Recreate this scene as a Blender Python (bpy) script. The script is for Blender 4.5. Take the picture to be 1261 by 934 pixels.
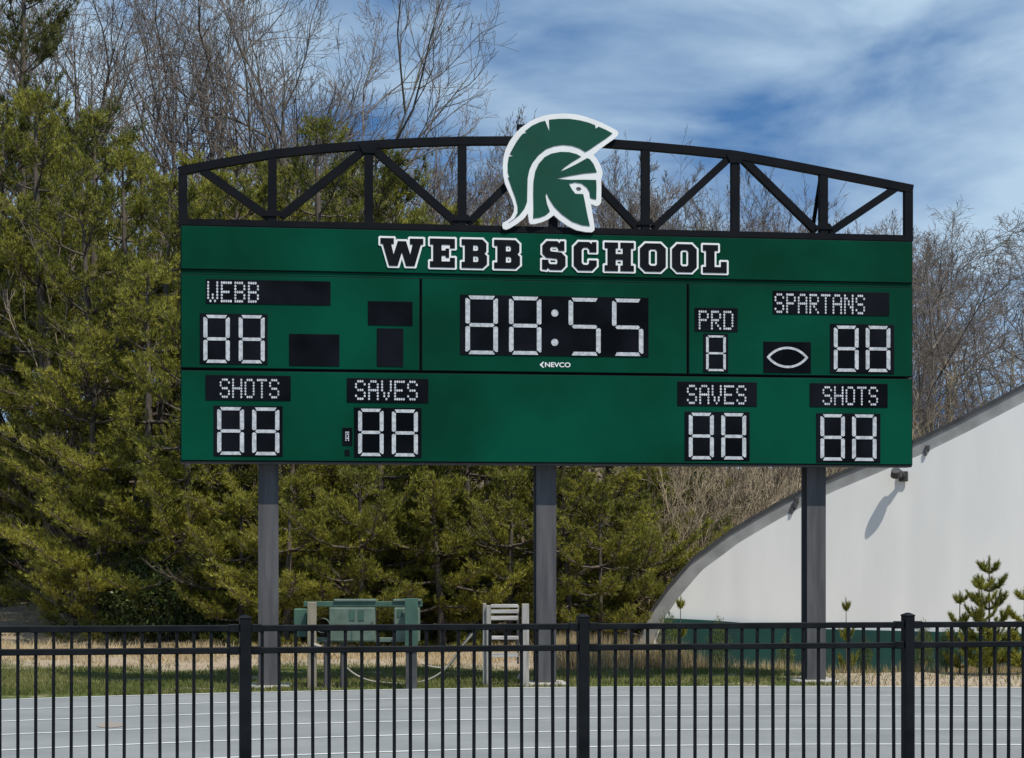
import bpy, bmesh, math, random
import numpy as np
from mathutils import Vector, Matrix

for o in list(bpy.data.objects):
    bpy.data.objects.remove(o, do_unlink=True)
S = bpy.context.scene
COL = S.collection
R = math.radians

# ------------------------------------------------------------------ camera, sky, sun, exposure
F_PX, CX, HY, CAMH = 2210.0, 630.5, 670.0, 1.69      # focal length in photo pixels, centre column, horizon row, eye height
cam = bpy.data.cameras.new('camera')
cam.sensor_width = 36.0
cam.lens = F_PX / 1261.0 * 36.0
cam.shift_y = (HY - 467.0) / 1261.0
cam.clip_start = 0.1
cam.clip_end = 3000.0
cam_o = bpy.data.objects.new('camera', cam)
COL.objects.link(cam_o)
cam_o.location = (0, 0, CAMH)
cam_o.rotation_euler = (R(90), 0, 0)
S.camera = cam_o

TO_SUN = Vector((0.36, -0.42, 1.0)).normalized()
SUN_EL = math.asin(TO_SUN.z)
SUN_ROT = math.atan2(TO_SUN.x, TO_SUN.y)
world = bpy.data.worlds.new('World')
S.world = world
world.use_nodes = True
wn, wl = world.node_tree.nodes, world.node_tree.links
wn.clear()
w_out = wn.new('ShaderNodeOutputWorld')
w_bg = wn.new('ShaderNodeBackground')
w_bg.inputs['Strength'].default_value = 0.125
sky = wn.new('ShaderNodeTexSky')
sky.sky_type = 'NISHITA'
sky.sun_disc = False
sky.sun_elevation = SUN_EL
sky.sun_rotation = SUN_ROT
sky.altitude = 600
sky.air_density = 1.0
sky.dust_density = 0.3
sky.ozone_density = 2.5
tc = wn.new('ShaderNodeTexCoord')
lift = wn.new('ShaderNodeVectorMath'); lift.operation = 'ADD'; lift.inputs[1].default_value = (0, 0, 0.32)
wl.new(tc.outputs['Generated'], lift.inputs[0])
nrm = wn.new('ShaderNodeVectorMath'); nrm.operation = 'NORMALIZE'
wl.new(lift.outputs[0], nrm.inputs[0])
wl.new(nrm.outputs[0], sky.inputs['Vector'])
tint = wn.new('ShaderNodeMixRGB'); tint.blend_type = 'MULTIPLY'; tint.inputs[0].default_value = 1.0
tint.inputs[2].default_value = (0.64, 0.97, 1.14, 1)
wl.new(sky.outputs[0], tint.inputs[1])
cmap = wn.new('ShaderNodeMapping')
cmap.inputs['Location'].default_value = (5.3, 2.0, 1.3)
cmap.inputs['Rotation'].default_value = (0, R(14), 0)
cmap.inputs['Scale'].default_value = (6.0, 6.0, 17.0)
wl.new(tc.outputs['Generated'], cmap.inputs['Vector'])
cn = wn.new('ShaderNodeTexNoise'); cn.inputs['Scale'].default_value = 1.0; cn.inputs['Detail'].default_value = 7
cn.inputs['Roughness'].default_value = 0.52; cn.inputs['Distortion'].default_value = 0.35
wl.new(cmap.outputs[0], cn.inputs['Vector'])
cr = wn.new('ShaderNodeValToRGB')
cr.color_ramp.elements[0].position = 0.36; cr.color_ramp.elements[0].color = (0, 0, 0, 1)
cr.color_ramp.elements[1].position = 0.66; cr.color_ramp.elements[1].color = (0.85, 0.85, 0.85, 1)
wl.new(cn.outputs['Fac'], cr.inputs[0])
cmix = wn.new('ShaderNodeMixRGB')
cmix.inputs[2].default_value = (4.3, 5.65, 6.9, 1)
wl.new(cr.outputs[0], cmix.inputs[0])
wl.new(tint.outputs[0], cmix.inputs[1])
wl.new(cmix.outputs[0], w_bg.inputs['Color'])
wl.new(w_bg.outputs[0], w_out.inputs[0])

sun = bpy.data.lights.new('sun', 'SUN')
sun.energy = 5.0
sun.angle = R(0.5)
sun.color = (1.0, 0.95, 0.87)
sun_o = bpy.data.objects.new('sun', sun)
COL.objects.link(sun_o)
sun_o.location = (20, -20, 50)
sun_o.rotation_euler = (-TO_SUN).to_track_quat('-Z', 'Y').to_euler()
S.view_settings.view_transform = 'Standard'
S.view_settings.look = 'None'
S.view_settings.gamma = 1.0
S.view_settings.exposure = 0.0
S.view_settings.use_curve_mapping = False

# ------------------------------------------------------------------ helpers
def at(px, py=None, d=1.0, z=None):
    """photo pixel -> world point at depth d (or on the level z)"""
    if z is not None:
        d = (CAMH - z) * F_PX / (py - HY)
    return Vector(((px - CX) / F_PX * d, d, CAMH + ((HY - py) / F_PX * d if py is not None else 0)))

def link(o, parent=None):
    COL.objects.link(o)
    if parent is not None:
        o.parent = parent
    return o

def tag(o, label=None, cat=None, group=None, kind=None):
    if label: o['label'] = label
    if cat: o['category'] = cat
    if group: o['group'] = group
    if kind: o['kind'] = kind
    return o

def empty(name, loc=(0, 0, 0), rz=0.0):
    o = bpy.data.objects.new(name, None)
    o.location = loc; o.rotation_euler = (0, 0, rz)
    o.empty_display_size = 0.2
    return link(o)

def mesh_obj(name, me, mat, parent=None, smooth=False):
    if mat is not None:
        me.materials.clear(); me.materials.append(mat)
    if smooth:
        me.polygons.foreach_set('use_smooth', np.ones(len(me.polygons), dtype=bool))
    return link(bpy.data.objects.new(name, me), parent)

def bm_obj(name, bm, mat, parent=None, smooth=False):
    me = bpy.data.meshes.new(name)
    bm.normal_update()
    bm.to_mesh(me); bm.free()
    return mesh_obj(name, me, mat, parent, smooth)

def np_mesh(name, verts, tris=None, quads=None):
    """fast mesh from arrays"""
    me = bpy.data.meshes.new(name)
    verts = np.asarray(verts, dtype=np.float32).reshape(-1, 3)
    nt = 0 if tris is None else len(tris)
    nq = 0 if quads is None else len(quads)
    me.vertices.add(len(verts)); me.vertices.foreach_set('co', verts.ravel())
    me.loops.add(nt * 3 + nq * 4)
    me.polygons.add(nt + nq)
    li = []
    if nt: li.append(np.asarray(tris, dtype=np.int32).ravel())
    if nq: li.append(np.asarray(quads, dtype=np.int32).ravel())
    me.loops.foreach_set('vertex_index', np.concatenate(li))
    st = np.concatenate([np.arange(nt) * 3, nt * 3 + np.arange(nq) * 4]).astype(np.int32)
    tot = np.concatenate([np.full(nt, 3), np.full(nq, 4)]).astype(np.int32)
    me.polygons.foreach_set('loop_start', st)
    me.polygons.foreach_set('loop_total', tot)
    me.update(calc_edges=True)
    return me

def add_box(bm, x0, x1, y0, y1, z0, z1, bevel=0.0):
    m = Matrix.Translation(((x0 + x1) / 2, (y0 + y1) / 2, (z0 + z1) / 2)) @ Matrix.Diagonal((abs(x1 - x0), abs(y1 - y0), abs(z1 - z0), 1))
    r = bmesh.ops.create_cube(bm, size=1.0, matrix=m)
    if bevel > 0:
        es = set(e for v in r['verts'] for e in v.link_edges)
        bmesh.ops.bevel(bm, geom=list(es), offset=bevel, segments=1, affect='EDGES', clamp_overlap=True)

def box_obj(name, x0, x1, y0, y1, z0, z1, mat, parent=None, bevel=0.0):
    bm = bmesh.new(); add_box(bm, x0, x1, y0, y1, z0, z1, bevel)
    return bm_obj(name, bm, mat, parent)

def add_prism(bm, pts, y0, y1):
    """polygon in the XZ plane, extruded from y0 to y1"""
    a = [bm.verts.new((p[0], y0, p[1])) for p in pts]
    b = [bm.verts.new((p[0], y1, p[1])) for p in pts]
    n = len(pts)
    bm.faces.new(a); bm.faces.new(b[::-1])
    for i in range(n):
        bm.faces.new((a[(i + 1) % n], a[i], b[i], b[(i + 1) % n]))

def prism_obj(name, pts, y0, y1, mat, parent=None):
    bm = bmesh.new(); add_prism(bm, pts, y0, y1)
    bmesh.ops.recalc_face_normals(bm, faces=bm.faces[:])
    bmesh.ops.triangulate(bm, faces=[f for f in bm.faces if len(f.verts) > 4])
    return bm_obj(name, bm, mat, parent)

def bar_pts(a, b, w):
    ax, az = a; bx, bz = b
    L = math.hypot(bx - ax, bz - az); nx, nz = -(bz - az) / L * w / 2, (bx - ax) / L * w / 2
    return [(ax + nx, az + nz), (bx + nx, bz + nz), (bx - nx, bz - nz), (ax - nx, az - nz)]

class Tubes:
    def __init__(s): s.g = {}
    def add(s, pts, rad, k):
        s.g.setdefault((len(pts), k), []).append((pts, rad))
    def mesh(s, name):
        V, Q, off = [], [], 0
        for (n, k), L in s.g.items():
            P = np.array([p for p, r in L], dtype=np.float64); Rr = np.array([r for p, r in L], dtype=np.float64)
            M = len(L)
            T = np.gradient(P, axis=1); T /= np.linalg.norm(T, axis=2, keepdims=True) + 1e-9
            d0 = T.mean(axis=1)
            ref = np.where(np.abs(d0[:, 2:3]) > 0.9, np.array([[1.0, 0, 0]]), np.array([[0, 0, 1.0]]))
            A = np.cross(T, ref[:, None, :]); A /= np.linalg.norm(A, axis=2, keepdims=True) + 1e-9
            B = np.cross(T, A)
            an = np.arange(k) / k * 2 * np.pi
            ring = P[:, :, None, :] + Rr[:, :, None, None] * (A[:, :, None, :] * np.cos(an)[None, None, :, None] + B[:, :, None, :] * np.sin(an)[None, None, :, None])
            V.append(ring.reshape(-1, 3))
            base = off + (np.arange(M) * n * k)[:, None, None] + (np.arange(n - 1) * k)[None, :, None]
            j = np.arange(k)[None, None, :]; j2 = (j + 1) % k
            q = np.stack([base + j, base + j2, base + k + j2, base + k + j], axis=-1).reshape(-1, 4)
            Q.append(q); off += M * n * k
        return np_mesh(name, np.concatenate(V), quads=np.concatenate(Q))

def tube_obj(name, pts, rad, k, mat, parent=None):
    t = Tubes(); t.add(pts, [rad] * len(pts) if not hasattr(rad, '__len__') else rad, k)
    return mesh_obj(name, t.mesh(name), mat, parent, smooth=k > 4)

# ------------------------------------------------------------------ materials
MATS = {}
def mat(name, c1, c2=None, rough=0.7, scale=6.0, bump=0.0, bscale=None, metal=0.0, spec=0.5, emis=0.0, detail=5, stretch=None, lo=0.35, hi=0.65):
    m = bpy.data.materials.new(name); m.use_nodes = True
    n, l = m.node_tree.nodes, m.node_tree.links
    b = n['Principled BSDF']
    b.inputs['Roughness'].default_value = rough
    b.inputs['Metallic'].default_value = metal
    b.inputs['Specular IOR Level'].default_value = spec
    t = n.new('ShaderNodeTexCoord')
    mp = n.new('ShaderNodeMapping'); l.new(t.outputs['Object'], mp.inputs[0])
    if stretch: mp.inputs['Scale'].default_value = stretch
    if c2 is None: c2 = tuple(v * 0.8 for v in c1)
    nz = n.new('ShaderNodeTexNoise'); nz.inputs['Scale'].default_value = scale; nz.inputs['Detail'].default_value = detail
    l.new(mp.outputs[0], nz.inputs['Vector'])
    r = n.new('ShaderNodeValToRGB')
    r.color_ramp.elements[0].position = lo; r.color_ramp.elements[0].color = (*c1, 1)
    r.color_ramp.elements[1].position = hi; r.color_ramp.elements[1].color = (*c2, 1)
    l.new(nz.outputs['Fac'], r.inputs[0]); l.new(r.outputs[0], b.inputs['Base Color'])
    if emis > 0:
        l.new(r.outputs[0], b.inputs['Emission Color']); b.inputs['Emission Strength'].default_value = emis
    if bump > 0:
        nb = n.new('ShaderNodeTexNoise'); nb.inputs['Scale'].default_value = bscale or scale * 4; nb.inputs['Detail'].default_value = 4
        l.new(mp.outputs[0], nb.inputs['Vector'])
        bp = n.new('ShaderNodeBump'); bp.inputs['Strength'].default_value = bump; bp.inputs['Distance'].default_value = 0.02
        l.new(nb.outputs['Fac'], bp.inputs['Height']); l.new(bp.outputs[0], b.inputs['Normal'])
    MATS[name] = m
    return m

def leaf_mat(name, c1, c2, c3, transl=0.35, rough=0.6, nscale=1.3):
    """foliage: three tones mixed by clump noise and by single blade, diffuse plus translucent"""
    m = bpy.data.materials.new(name); m.use_nodes = True
    n, l = m.node_tree.nodes, m.node_tree.links
    n.clear()
    out = n.new('ShaderNodeOutputMaterial')
    t = n.new('ShaderNodeTexCoord'); g = n.new('ShaderNodeNewGeometry'); oi = n.new('ShaderNodeObjectInfo')
    nz = n.new('ShaderNodeTexNoise'); nz.inputs['Scale'].default_value = nscale; nz.inputs['Detail'].default_value = 3
    l.new(t.outputs['Object'], nz.inputs['Vector'])
    a = n.new('ShaderNodeMath'); a.operation = 'MULTIPLY_ADD'; a.inputs[1].default_value = 0.45
    l.new(g.outputs['Random Per Island'], a.inputs[0]); l.new(nz.outputs['Fac'], a.inputs[2])
    a2 = n.new('ShaderNodeMath'); a2.operation = 'MULTIPLY_ADD'; a2.inputs[1].default_value = 0.3
    l.new(oi.outputs['Random'], a2.inputs[0]); l.new(a.outputs[0], a2.inputs[2])
    r = n.new('ShaderNodeValToRGB')
    e = r.color_ramp.elements
    e[0].position = 0.45; e[0].color = (*c1, 1)
    e[1].position = 1.15; e[1].position = 1.0; e[1].color = (*c3, 1)
    k = e.new(0.8); k.color = (*c2, 1)
    l.new(a2.outputs[0], r.inputs[0])
    d = n.new('ShaderNodeBsdfPrincipled'); d.inputs['Roughness'].default_value = rough; d.inputs['Specular IOR Level'].default_value = 0.25
    tr = n.new('ShaderNodeBsdfTranslucent')
    l.new(r.outputs[0], d.inputs['Base Color']); l.new(r.outputs[0], tr.inputs['Color'])
    mx = n.new('ShaderNodeMixShader'); mx.inputs[0].default_value = transl
    l.new(d.outputs[0], mx.inputs[1]); l.new(tr.outputs[0], mx.inputs[2]); l.new(mx.outputs[0], out.inputs[0])
    return m

M_BLACK = mat('black_steel_paint', (0.004, 0.005, 0.007), (0.007, 0.008, 0.010), rough=0.6, scale=3, spec=0.08)
M_FENCE = mat('black_fence_paint', (0.003, 0.004, 0.005), (0.009, 0.011, 0.013), rough=0.5, scale=5, spec=0.12)
M_GREEN = mat('green_panel_paint', (0.001, 0.062, 0.034), (0.001, 0.036, 0.018), rough=0.45, scale=0.5, detail=4, spec=0.05, lo=.40, hi=.62, bump=0.02, bscale=1.2)
M_DISP = mat('display_black', (0.0015, 0.002, 0.003), (0.007, 0.008, 0.011), rough=0.4, scale=1.7, spec=0.06)
M_LED = mat('led_white', (0.53, 0.55, 0.56), (0.32, 0.34, 0.36), rough=0.5, scale=28, emis=0.04)
M_LEDS = mat('led_dots', (0.60, 0.62, 0.65), (0.34, 0.36, 0.39), rough=0.5, scale=22, emis=0.04)
M_WHITE = mat('white_sign_paint', (0.76, 0.77, 0.76), (0.70, 0.71, 0.70), rough=0.5, scale=3)
M_EGREEN = mat('emblem_green', (0.008, 0.066, 0.042), (0.008, 0.056, 0.036), rough=0.5, scale=3, spec=.15)
M_POST = mat('grey_post_paint', (0.095, 0.093, 0.095), (0.060, 0.059, 0.062), rough=0.65, spec=.2, scale=2.2, stretch=(6, 6, 0.6), detail=6)
M_CONC = mat('concrete', (0.42, 0.40, 0.36), (0.30, 0.29, 0.26), rough=0.9, scale=9, bump=0.2)
M_TRACK = mat('grey_track_surface', (0.230, 0.241, 0.241), (0.185, 0.196, 0.198), rough=0.95, spec=.1, scale=1.1, bump=0.25, bscale=120, stretch=(1, 1, 1), detail=8)
M_LINE = mat('lane_paint', (0.58, 0.59, 0.58), (0.46, 0.47, 0.465), rough=0.8, scale=4, detail=8)
M_STAIN = mat('rusty_stain', (0.27, 0.20, 0.15), (0.22, 0.21, 0.19), rough=0.9, scale=5)
M_WALL = mat('white_fabric_wall', (0.82, 0.81, 0.77), (0.75, 0.745, 0.71), rough=0.75, scale=0.8, stretch=(2.2, 2.2, 0.5), detail=8, bump=0.0)
M_TRIM = mat('grey_roof_edge', (0.33, 0.33, 0.32), (0.22, 0.22, 0.21), rough=0.7, scale=3, detail=8)
M_BASE = mat('dark_green_base', (0.003, 0.060, 0.046), (0.003, 0.036, 0.030), rough=0.55, scale=2, detail=5)
M_DARK = mat('dark_grey_metal', (0.06, 0.06, 0.06), (0.04, 0.04, 0.04), rough=0.6)
M_PALE = mat('pale_green_enamel', (0.125, 0.17, 0.13), (0.075, 0.11, 0.08), rough=0.5, scale=5)
M_RACK = mat('green_rack_paint', (0.045, 0.105, 0.070), (0.03, 0.07, 0.048), rough=0.55, scale=6)
M_WOOD = mat('weathered_wood', (0.38, 0.36, 0.32), (0.22, 0.205, 0.18), rough=0.9, scale=3, stretch=(8, 8, 1), detail=8, bump=0.2)
M_WOODH = mat('weathered_slat', (0.46, 0.44, 0.41), (0.28, 0.26, 0.235), rough=0.9, scale=3, stretch=(1, 8, 8), detail=8, bump=0.2)
M_TAN = mat('tan_timber', (0.27, 0.235, 0.17), (0.17, 0.145, 0.10), rough=0.9, scale=3, stretch=(8, 8, 1), detail=6)
M_HOSE = mat('pale_hose', (0.32, 0.30, 0.25), (0.22, 0.205, 0.17), rough=0.6)
M_BARKP = mat('pine_bark', (0.11, 0.085, 0.065), (0.06, 0.05, 0.04), rough=0.95, scale=8, stretch=(1, 1, .4))
M_BARKG = mat('grey_bark', (0.15, 0.125, 0.10), (0.08, 0.068, 0.055), rough=0.95, scale=5, stretch=(1, 1, .3))
M_TWIG = mat('grey_twigs', (0.19, 0.155, 0.125), (0.095, 0.078, 0.062), rough=0.95, scale=1.0)
M_TWIGT = mat('tan_brush_twigs', (0.36, 0.29, 0.19), (0.17, 0.13, 0.085), rough=0.95, scale=1.2)
M_PINE = leaf_mat('pine_needles', (0.044, 0.056, 0.010), (0.165, 0.178, 0.024), (0.36, 0.34, 0.055), 0.3)
M_PINED = leaf_mat('dark_pine_needles', (0.035, 0.048, 0.016), (0.085, 0.098, 0.025), (0.15, 0.15, 0.035), 0.3)
M_LEAF = leaf_mat('shrub_leaves', (0.035, 0.060, 0.018), (0.075, 0.110, 0.03), (0.13, 0.16, 0.05), 0.3, 0.4)
M_GRASS = leaf_mat('grass_blades', (0.050, 0.074, 0.014), (0.095, 0.122, 0.024), (0.20, 0.19, 0.065), 0.3, 0.7, 0.6)
M_STRAW = leaf_mat('dry_grass', (0.26, 0.19, 0.09), (0.42, 0.32, 0.17), (0.55, 0.44, 0.26), 0.3, 0.8, 1.0)

# ------------------------------------------------------------------ ground
def sstep(a, b, x):
    t = np.clip((x - a) / (b - a), 0, 1); return t * t * (3 - 2 * t)
def ground_z(x, y):
    x = np.asarray(x, dtype=float); y = np.asarray(y, dtype=float)
    z = -0.36 * sstep(23.6, 26.5, y) * sstep(0.8, 3.2, x)
    z = z + sstep(22.0, 25.0, y) * (0.035 * np.sin(x * 1.3 + y * 0.7) + 0.025 * np.sin(x * 2.9 - y * 1.9))
    z = z + 0.5 * sstep(30, 40, y) * sstep(-6.0, -9.0, x)
    z = z + np.clip(y - 46, 0, 60) * 0.11
    return z
gx = np.unique(np.concatenate([np.linspace(-1600, -60, 14), np.linspace(-60, -14, 16), np.linspace(-14, 14, 90), np.linspace(14, 60, 16), np.linspace(60, 1600, 14)]))
gy = np.unique(np.concatenate([np.linspace(-300, -10, 8), np.linspace(-10, 20, 12), np.linspace(20, 42, 70), np.linspace(42, 110, 24), np.linspace(110, 2200, 14)]))
GX, GY = np.meshgrid(gx, gy)
GZ = ground_z(GX, GY)
ni, nj = GX.shape
idx = np.arange(ni * nj).reshape(ni, nj)
gq = np.stack([idx[:-1, :-1], idx[:-1, 1:], idx[1:, 1:], idx[1:, :-1]], axis=-1).reshape(-1, 4)
gme = np_mesh('ground', np.stack([GX, GY, GZ], axis=-1).reshape(-1, 3), quads=gq)

def ground_material():
    m = bpy.data.materials.new('ground_cover'); m.use_nodes = True
    n, l = m.node_tree.nodes, m.node_tree.links
    b = n['Principled BSDF']; b.inputs['Roughness'].default_value = 0.95; b.inputs['Specular IOR Level'].default_value = 0.15
    t = n.new('ShaderNodeTexCoord')
    sp = n.new('ShaderNodeSeparateXYZ'); l.new(t.outputs['Object'], sp.inputs[0])
    def noise(s, d=5):
        z = n.new('ShaderNodeTexNoise'); z.inputs['Scale'].default_value = s; z.inputs['Detail'].default_value = d
        l.new(t.outputs['Object'], z.inputs['Vector']); return z.outputs['Fac']
    def math_(op, a, c):
        q = n.new('ShaderNodeMath'); q.operation = op
        for i, v in enumerate((a, c)):
            if hasattr(v, 'links'): l.new(v, q.inputs[i])
            else: q.inputs[i].default_value = v
        return q.outputs[0]
    def ramp(f, p0, c0, p1, c1):
        r = n.new('ShaderNodeValToRGB'); e = r.color_ramp.elements
        e[0].position = p0; e[0].color = (*c0, 1); e[1].position = p1; e[1].color = (*c1, 1)
        l.new(f, r.inputs[0]); return r.outputs[0]
    def mix(f, a, c):
        q = n.new('ShaderNodeMixRGB'); l.new(f, q.inputs[0]); l.new(a, q.inputs[1]); l.new(c, q.inputs[2]); return q.outputs[0]
    grass = ramp(noise(9), 0.35, (0.050, 0.070, 0.016), 0.7, (0.11, 0.12, 0.035))
    bare = ramp(noise(1.6, 8), 0.55, (0, 0, 0), 0.66, (1, 1, 1))
    dirt = ramp(noise(6, 8), 0.3, (0.26, 0.20, 0.14), 0.7, (0.36, 0.295, 0.215))
    litter = ramp(noise(5, 8), 0.3, (0.06, 0.045, 0.028), 0.7, (0.17, 0.125, 0.075))
    lawn = mix(bare, grass, dirt)
    wob = math_('MULTIPLY', noise(0.9), 2.0)
    yy = math_('ADD', sp.outputs['Y'], wob)
    tomud = ramp(math_('MULTIPLY', yy, 0.01), 0.252, (0, 0, 0), 0.258, (1, 1, 1))
    toleaf = ramp(math_('MULTIPLY', math_('ADD', yy, math_('MAXIMUM', math_('MINIMUM', math_('MULTIPLY', math_('ADD', sp.outputs['X'], 6.3), 5.0), 0.0), -11.0)), 0.01), 0.292, (0, 0, 0), 0.305, (1, 1, 1))
    xx = math_('ADD', math_('MULTIPLY', sp.outputs['X'], 0.05), math_('MULTIPLY', wob, 0.02))
    right = ramp(xx, 0.19, (0, 0, 0), 0.24, (1, 1, 1))
    c = mix(tomud, lawn, dirt)
    c = mix(right, c, dirt)
    c = mix(toleaf, c, litter)
    l.new(c, b.inputs['Base Color'])
    bp = n.new('ShaderNodeBump'); bp.inputs['Strength'].default_value = 0.6; bp.inputs['Distance'].default_value = 0.03
    l.new(noise(14, 8), bp.inputs['Height']); l.new(bp.outputs[0], b.inputs['Normal'])
    return m
ground = mesh_obj('ground', gme, ground_material(), smooth=True)
tag(ground, kind='structure')

# ------------------------------------------------------------------ running track (a bend round the end of the field)
TC = Vector((3.07, -0.30)); TR = 21.5; LANE = 1.22
def annulus(name, r0, r1, z, a0, a1, n, m, parent=None):
    an = np.linspace(a0, a1, n)
    v = []
    for r in (r0, r1):
        v.append(np.stack([TC.x + r * np.sin(an), TC.y + r * np.cos(an), np.full(n, z)], axis=-1))
    v = np.concatenate(v)
    i = np.arange(n - 1)
    q = np.stack([i, i + 1, n + i + 1, n + i], axis=-1)[:, ::-1]
    return mesh_obj(name, np_mesh(name, v, quads=q), m, parent)
track = tag(annulus('running_track', TR - 8 * LANE - 0.1, TR + 0.05, 0.006, R(-65), R(55), 160, M_TRACK), kind='structure')
for k in range(9):
    annulus('lane_line', TR - k * LANE - 0.065, TR - k * LANE, 0.010, R(-65), R(55), 200, M_LINE, track)
# worn rusty patch on the lane
p = at(136, 893, z=0.01)
random.seed(4)
bm = bmesh.new()
vs = []
for i in range(18):
    a = i / 18 * 2 * math.pi; r = 0.75 + 0.35 * random.random()
    vs.append(bm.verts.new((p.x + 0.125 * r * math.cos(a) + (0.04 if i in (0, 1, 17) else 0), p.y + 0.28 * r * math.sin(a), 0.0105)))
bm.faces.new(vs)
bm_obj('worn_patch', bm, M_STAIN, track)

# ------------------------------------------------------------------ scoreboard
YAW = R(7.4)
pb = at(670, 843.8, z=0.0)
BO = Vector((pb.x + math.sin(YAW) * -0.125, pb.y + math.cos(YAW) * 0.125, 0))
board = empty('scoreboard', BO, YAW)
tag(board, 'large green sports scoreboard with white digits and a black arched truss on three grey posts', 'scoreboard')
BM = Matrix.Translation(BO) @ Matrix.Rotation(YAW, 4, 'Z'); BMI = BM.inverted()
FRONT = -0.36
def B(px, py, yl=FRONT):
    o = BMI @ Vector((0, 0, CAMH)); d = BMI.to_3x3() @ Vector(((px - CX) / F_PX, 1, (HY - py) / F_PX))
    t = (yl - o.y) / d.y; q = o + d * t
    return q.x, q.z

# three wide-flange posts
for pxl, pxr in ((318, 343), (660.5, 685), (994, 1017)):
    u0, _ = B(pxl, 700, -0.125); u1, _ = B(pxr, 700, -0.125); c = (u0 + u1) / 2; h = (u1 - u0) / 2
    bm = bmesh.new()
    add_box(bm, c - h, c + h, -0.125, -0.105, 0.03, 5.2)
    add_box(bm, c - h, c + h, 0.105, 0.125, 0.03, 5.2)
    add_box(bm, c - 0.008, c + 0.008, -0.105, 0.105, 0.03, 5.2)
    po = bm_obj('post', bm, M_POST, board)
    box_obj('concrete_footing', c - h - 0.14, c + h + 0.14, -0.24, 0.26, -0.2, 0.03, M_CONC, po, 0.015)
# three horizontal cabinets, each a green face in a black frame
uL, vT = B(222, 277); _, vHB = B(222, 332)
uR, _ = B(1124, 400)
_, vMT = B(222, 337); _, vMB = B(222, 453.7); _, vLT = B(222, 455.3); _, vLB = B(222, 568)
def cabinet(name, u0, u1, v0, v1):
    c = box_obj(name, u0, u1, FRONT + 0.012, -0.136, v0, v1, M_BLACK, board)
    e = 0.011
    box_obj('face_panel', u0 + e, u1 - e, FRONT, FRONT + 0.0115, v0 + e, v1 - e, M_GREEN, c, 0.003)
    return c
head = cabinet('header_cabinet', uL, uR, vHB, vT)
u1a, _ = B(517.4, 400); u1b, _ = B(518.6, 400); u2a, _ = B(846.4, 400); u2b, _ = B(847.6, 400)
c1 = cabinet('score_cabinet', uL, u1a, vMB, vMT)
c2 = cabinet('score_cabinet', u1b, u2a, vMB, vMT)
c3 = cabinet('score_cabinet', u2b, uR, vMB, vMT)
low = cabinet('score_cabinet', uL, uR, vLB, vLT)
box_obj('seam_channel', uL, uR, FRONT + 0.02, -0.137, vHB + 0.001, vMT - 0.001, M_GREEN, board)
box_obj('bottom_channel', uL, uR, FRONT + 0.03, -0.129, vLB - 0.022, vLB - 0.001, M_DARK, board)
box_obj('back_sheet', uL + 0.01, uR - 0.01, -0.135, -0.127, vLB + 0.01, vT - 0.01, M_BLACK, board)
DOT = {
 'W': ['10001', '10001', '10001', '10001', '10101', '10101', '01010'], 'E': ['11111', '10000', '10000', '11110', '10000', '10000', '11111'],
 'B': ['11110', '10001', '10001', '11110', '10001', '10001', '11110'], 'S': ['01110', '10001', '10000', '01110', '00001', '10001', '01110'],
 'H': ['10001', '10001', '10001', '11111', '10001', '10001', '10001'], 'O': ['01110', '10001', '10001', '10001', '10001', '10001', '01110'],
 'T': ['11111', '00100', '00100', '00100', '00100', '00100', '00100'], 'A': ['01110', '10001', '10001', '11111', '10001', '10001', '10001'],
 'V': ['10001', '10001', '10001', '10001', '01010', '01010', '00100'], 'P': ['11110', '10001', '10001', '11110', '10000', '10000', '10000'],
 'R': ['11110', '10001', '10001', '11110', '10100', '10010', '10001'], 'D': ['11110', '10001', '10001', '10001', '10001', '10001', '11110'],
 'N': ['10001', '11001', '10101', '10101', '10011', '10001', '10001'], '-': ['00000', '01110', '01110', '01010', '01110', '01010', '00000']}
DF = FRONT - 0.006
def display(name, x0, y0, x1, y1):
    u0, v1 = B(x0, y0); u1, v0 = B(x1, y1)
    return box_obj(name, u0, u1, DF, FRONT - 0.0005, v0, v1, M_DISP, board, 0.002)
def dot_text(par, txt, x0, x1, y0l, y1l, y0r, y1r):
    """dot-matrix letters between two columns; rows given at both ends"""
    ua, va = B(x0, y0l); _, vb = B(x0, y1l); ub, vc = B(x1, y0r); _, vd = B(x1, y1r)
    vt = (va + vc) / 2; vbm = (vb + vd) / 2
    n = len(txt); cw = (ub - ua) / (n * 6 - 1); ch = (vt - vbm) / 7
    for i, ch_ in enumerate(txt):
        bm = bmesh.new()
        for r, row in enumerate(DOT[ch_]):
            for c, b in enumerate(row):
                if b == '1':
                    cx = ua + (i * 6 + c + 0.5) * cw; cz = vt - (r + 0.5) * ch
                    a, h = cw * 0.46, ch * 0.44
                    add_prism(bm, [(cx + a * math.cos(k * math.pi / 4 + .39), cz + h * math.sin(k * math.pi / 4 + .39)) for k in range(8)], DF - 0.004, DF - 0.0005)
        bm_obj('letter', bm, M_LEDS, par)
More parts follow.
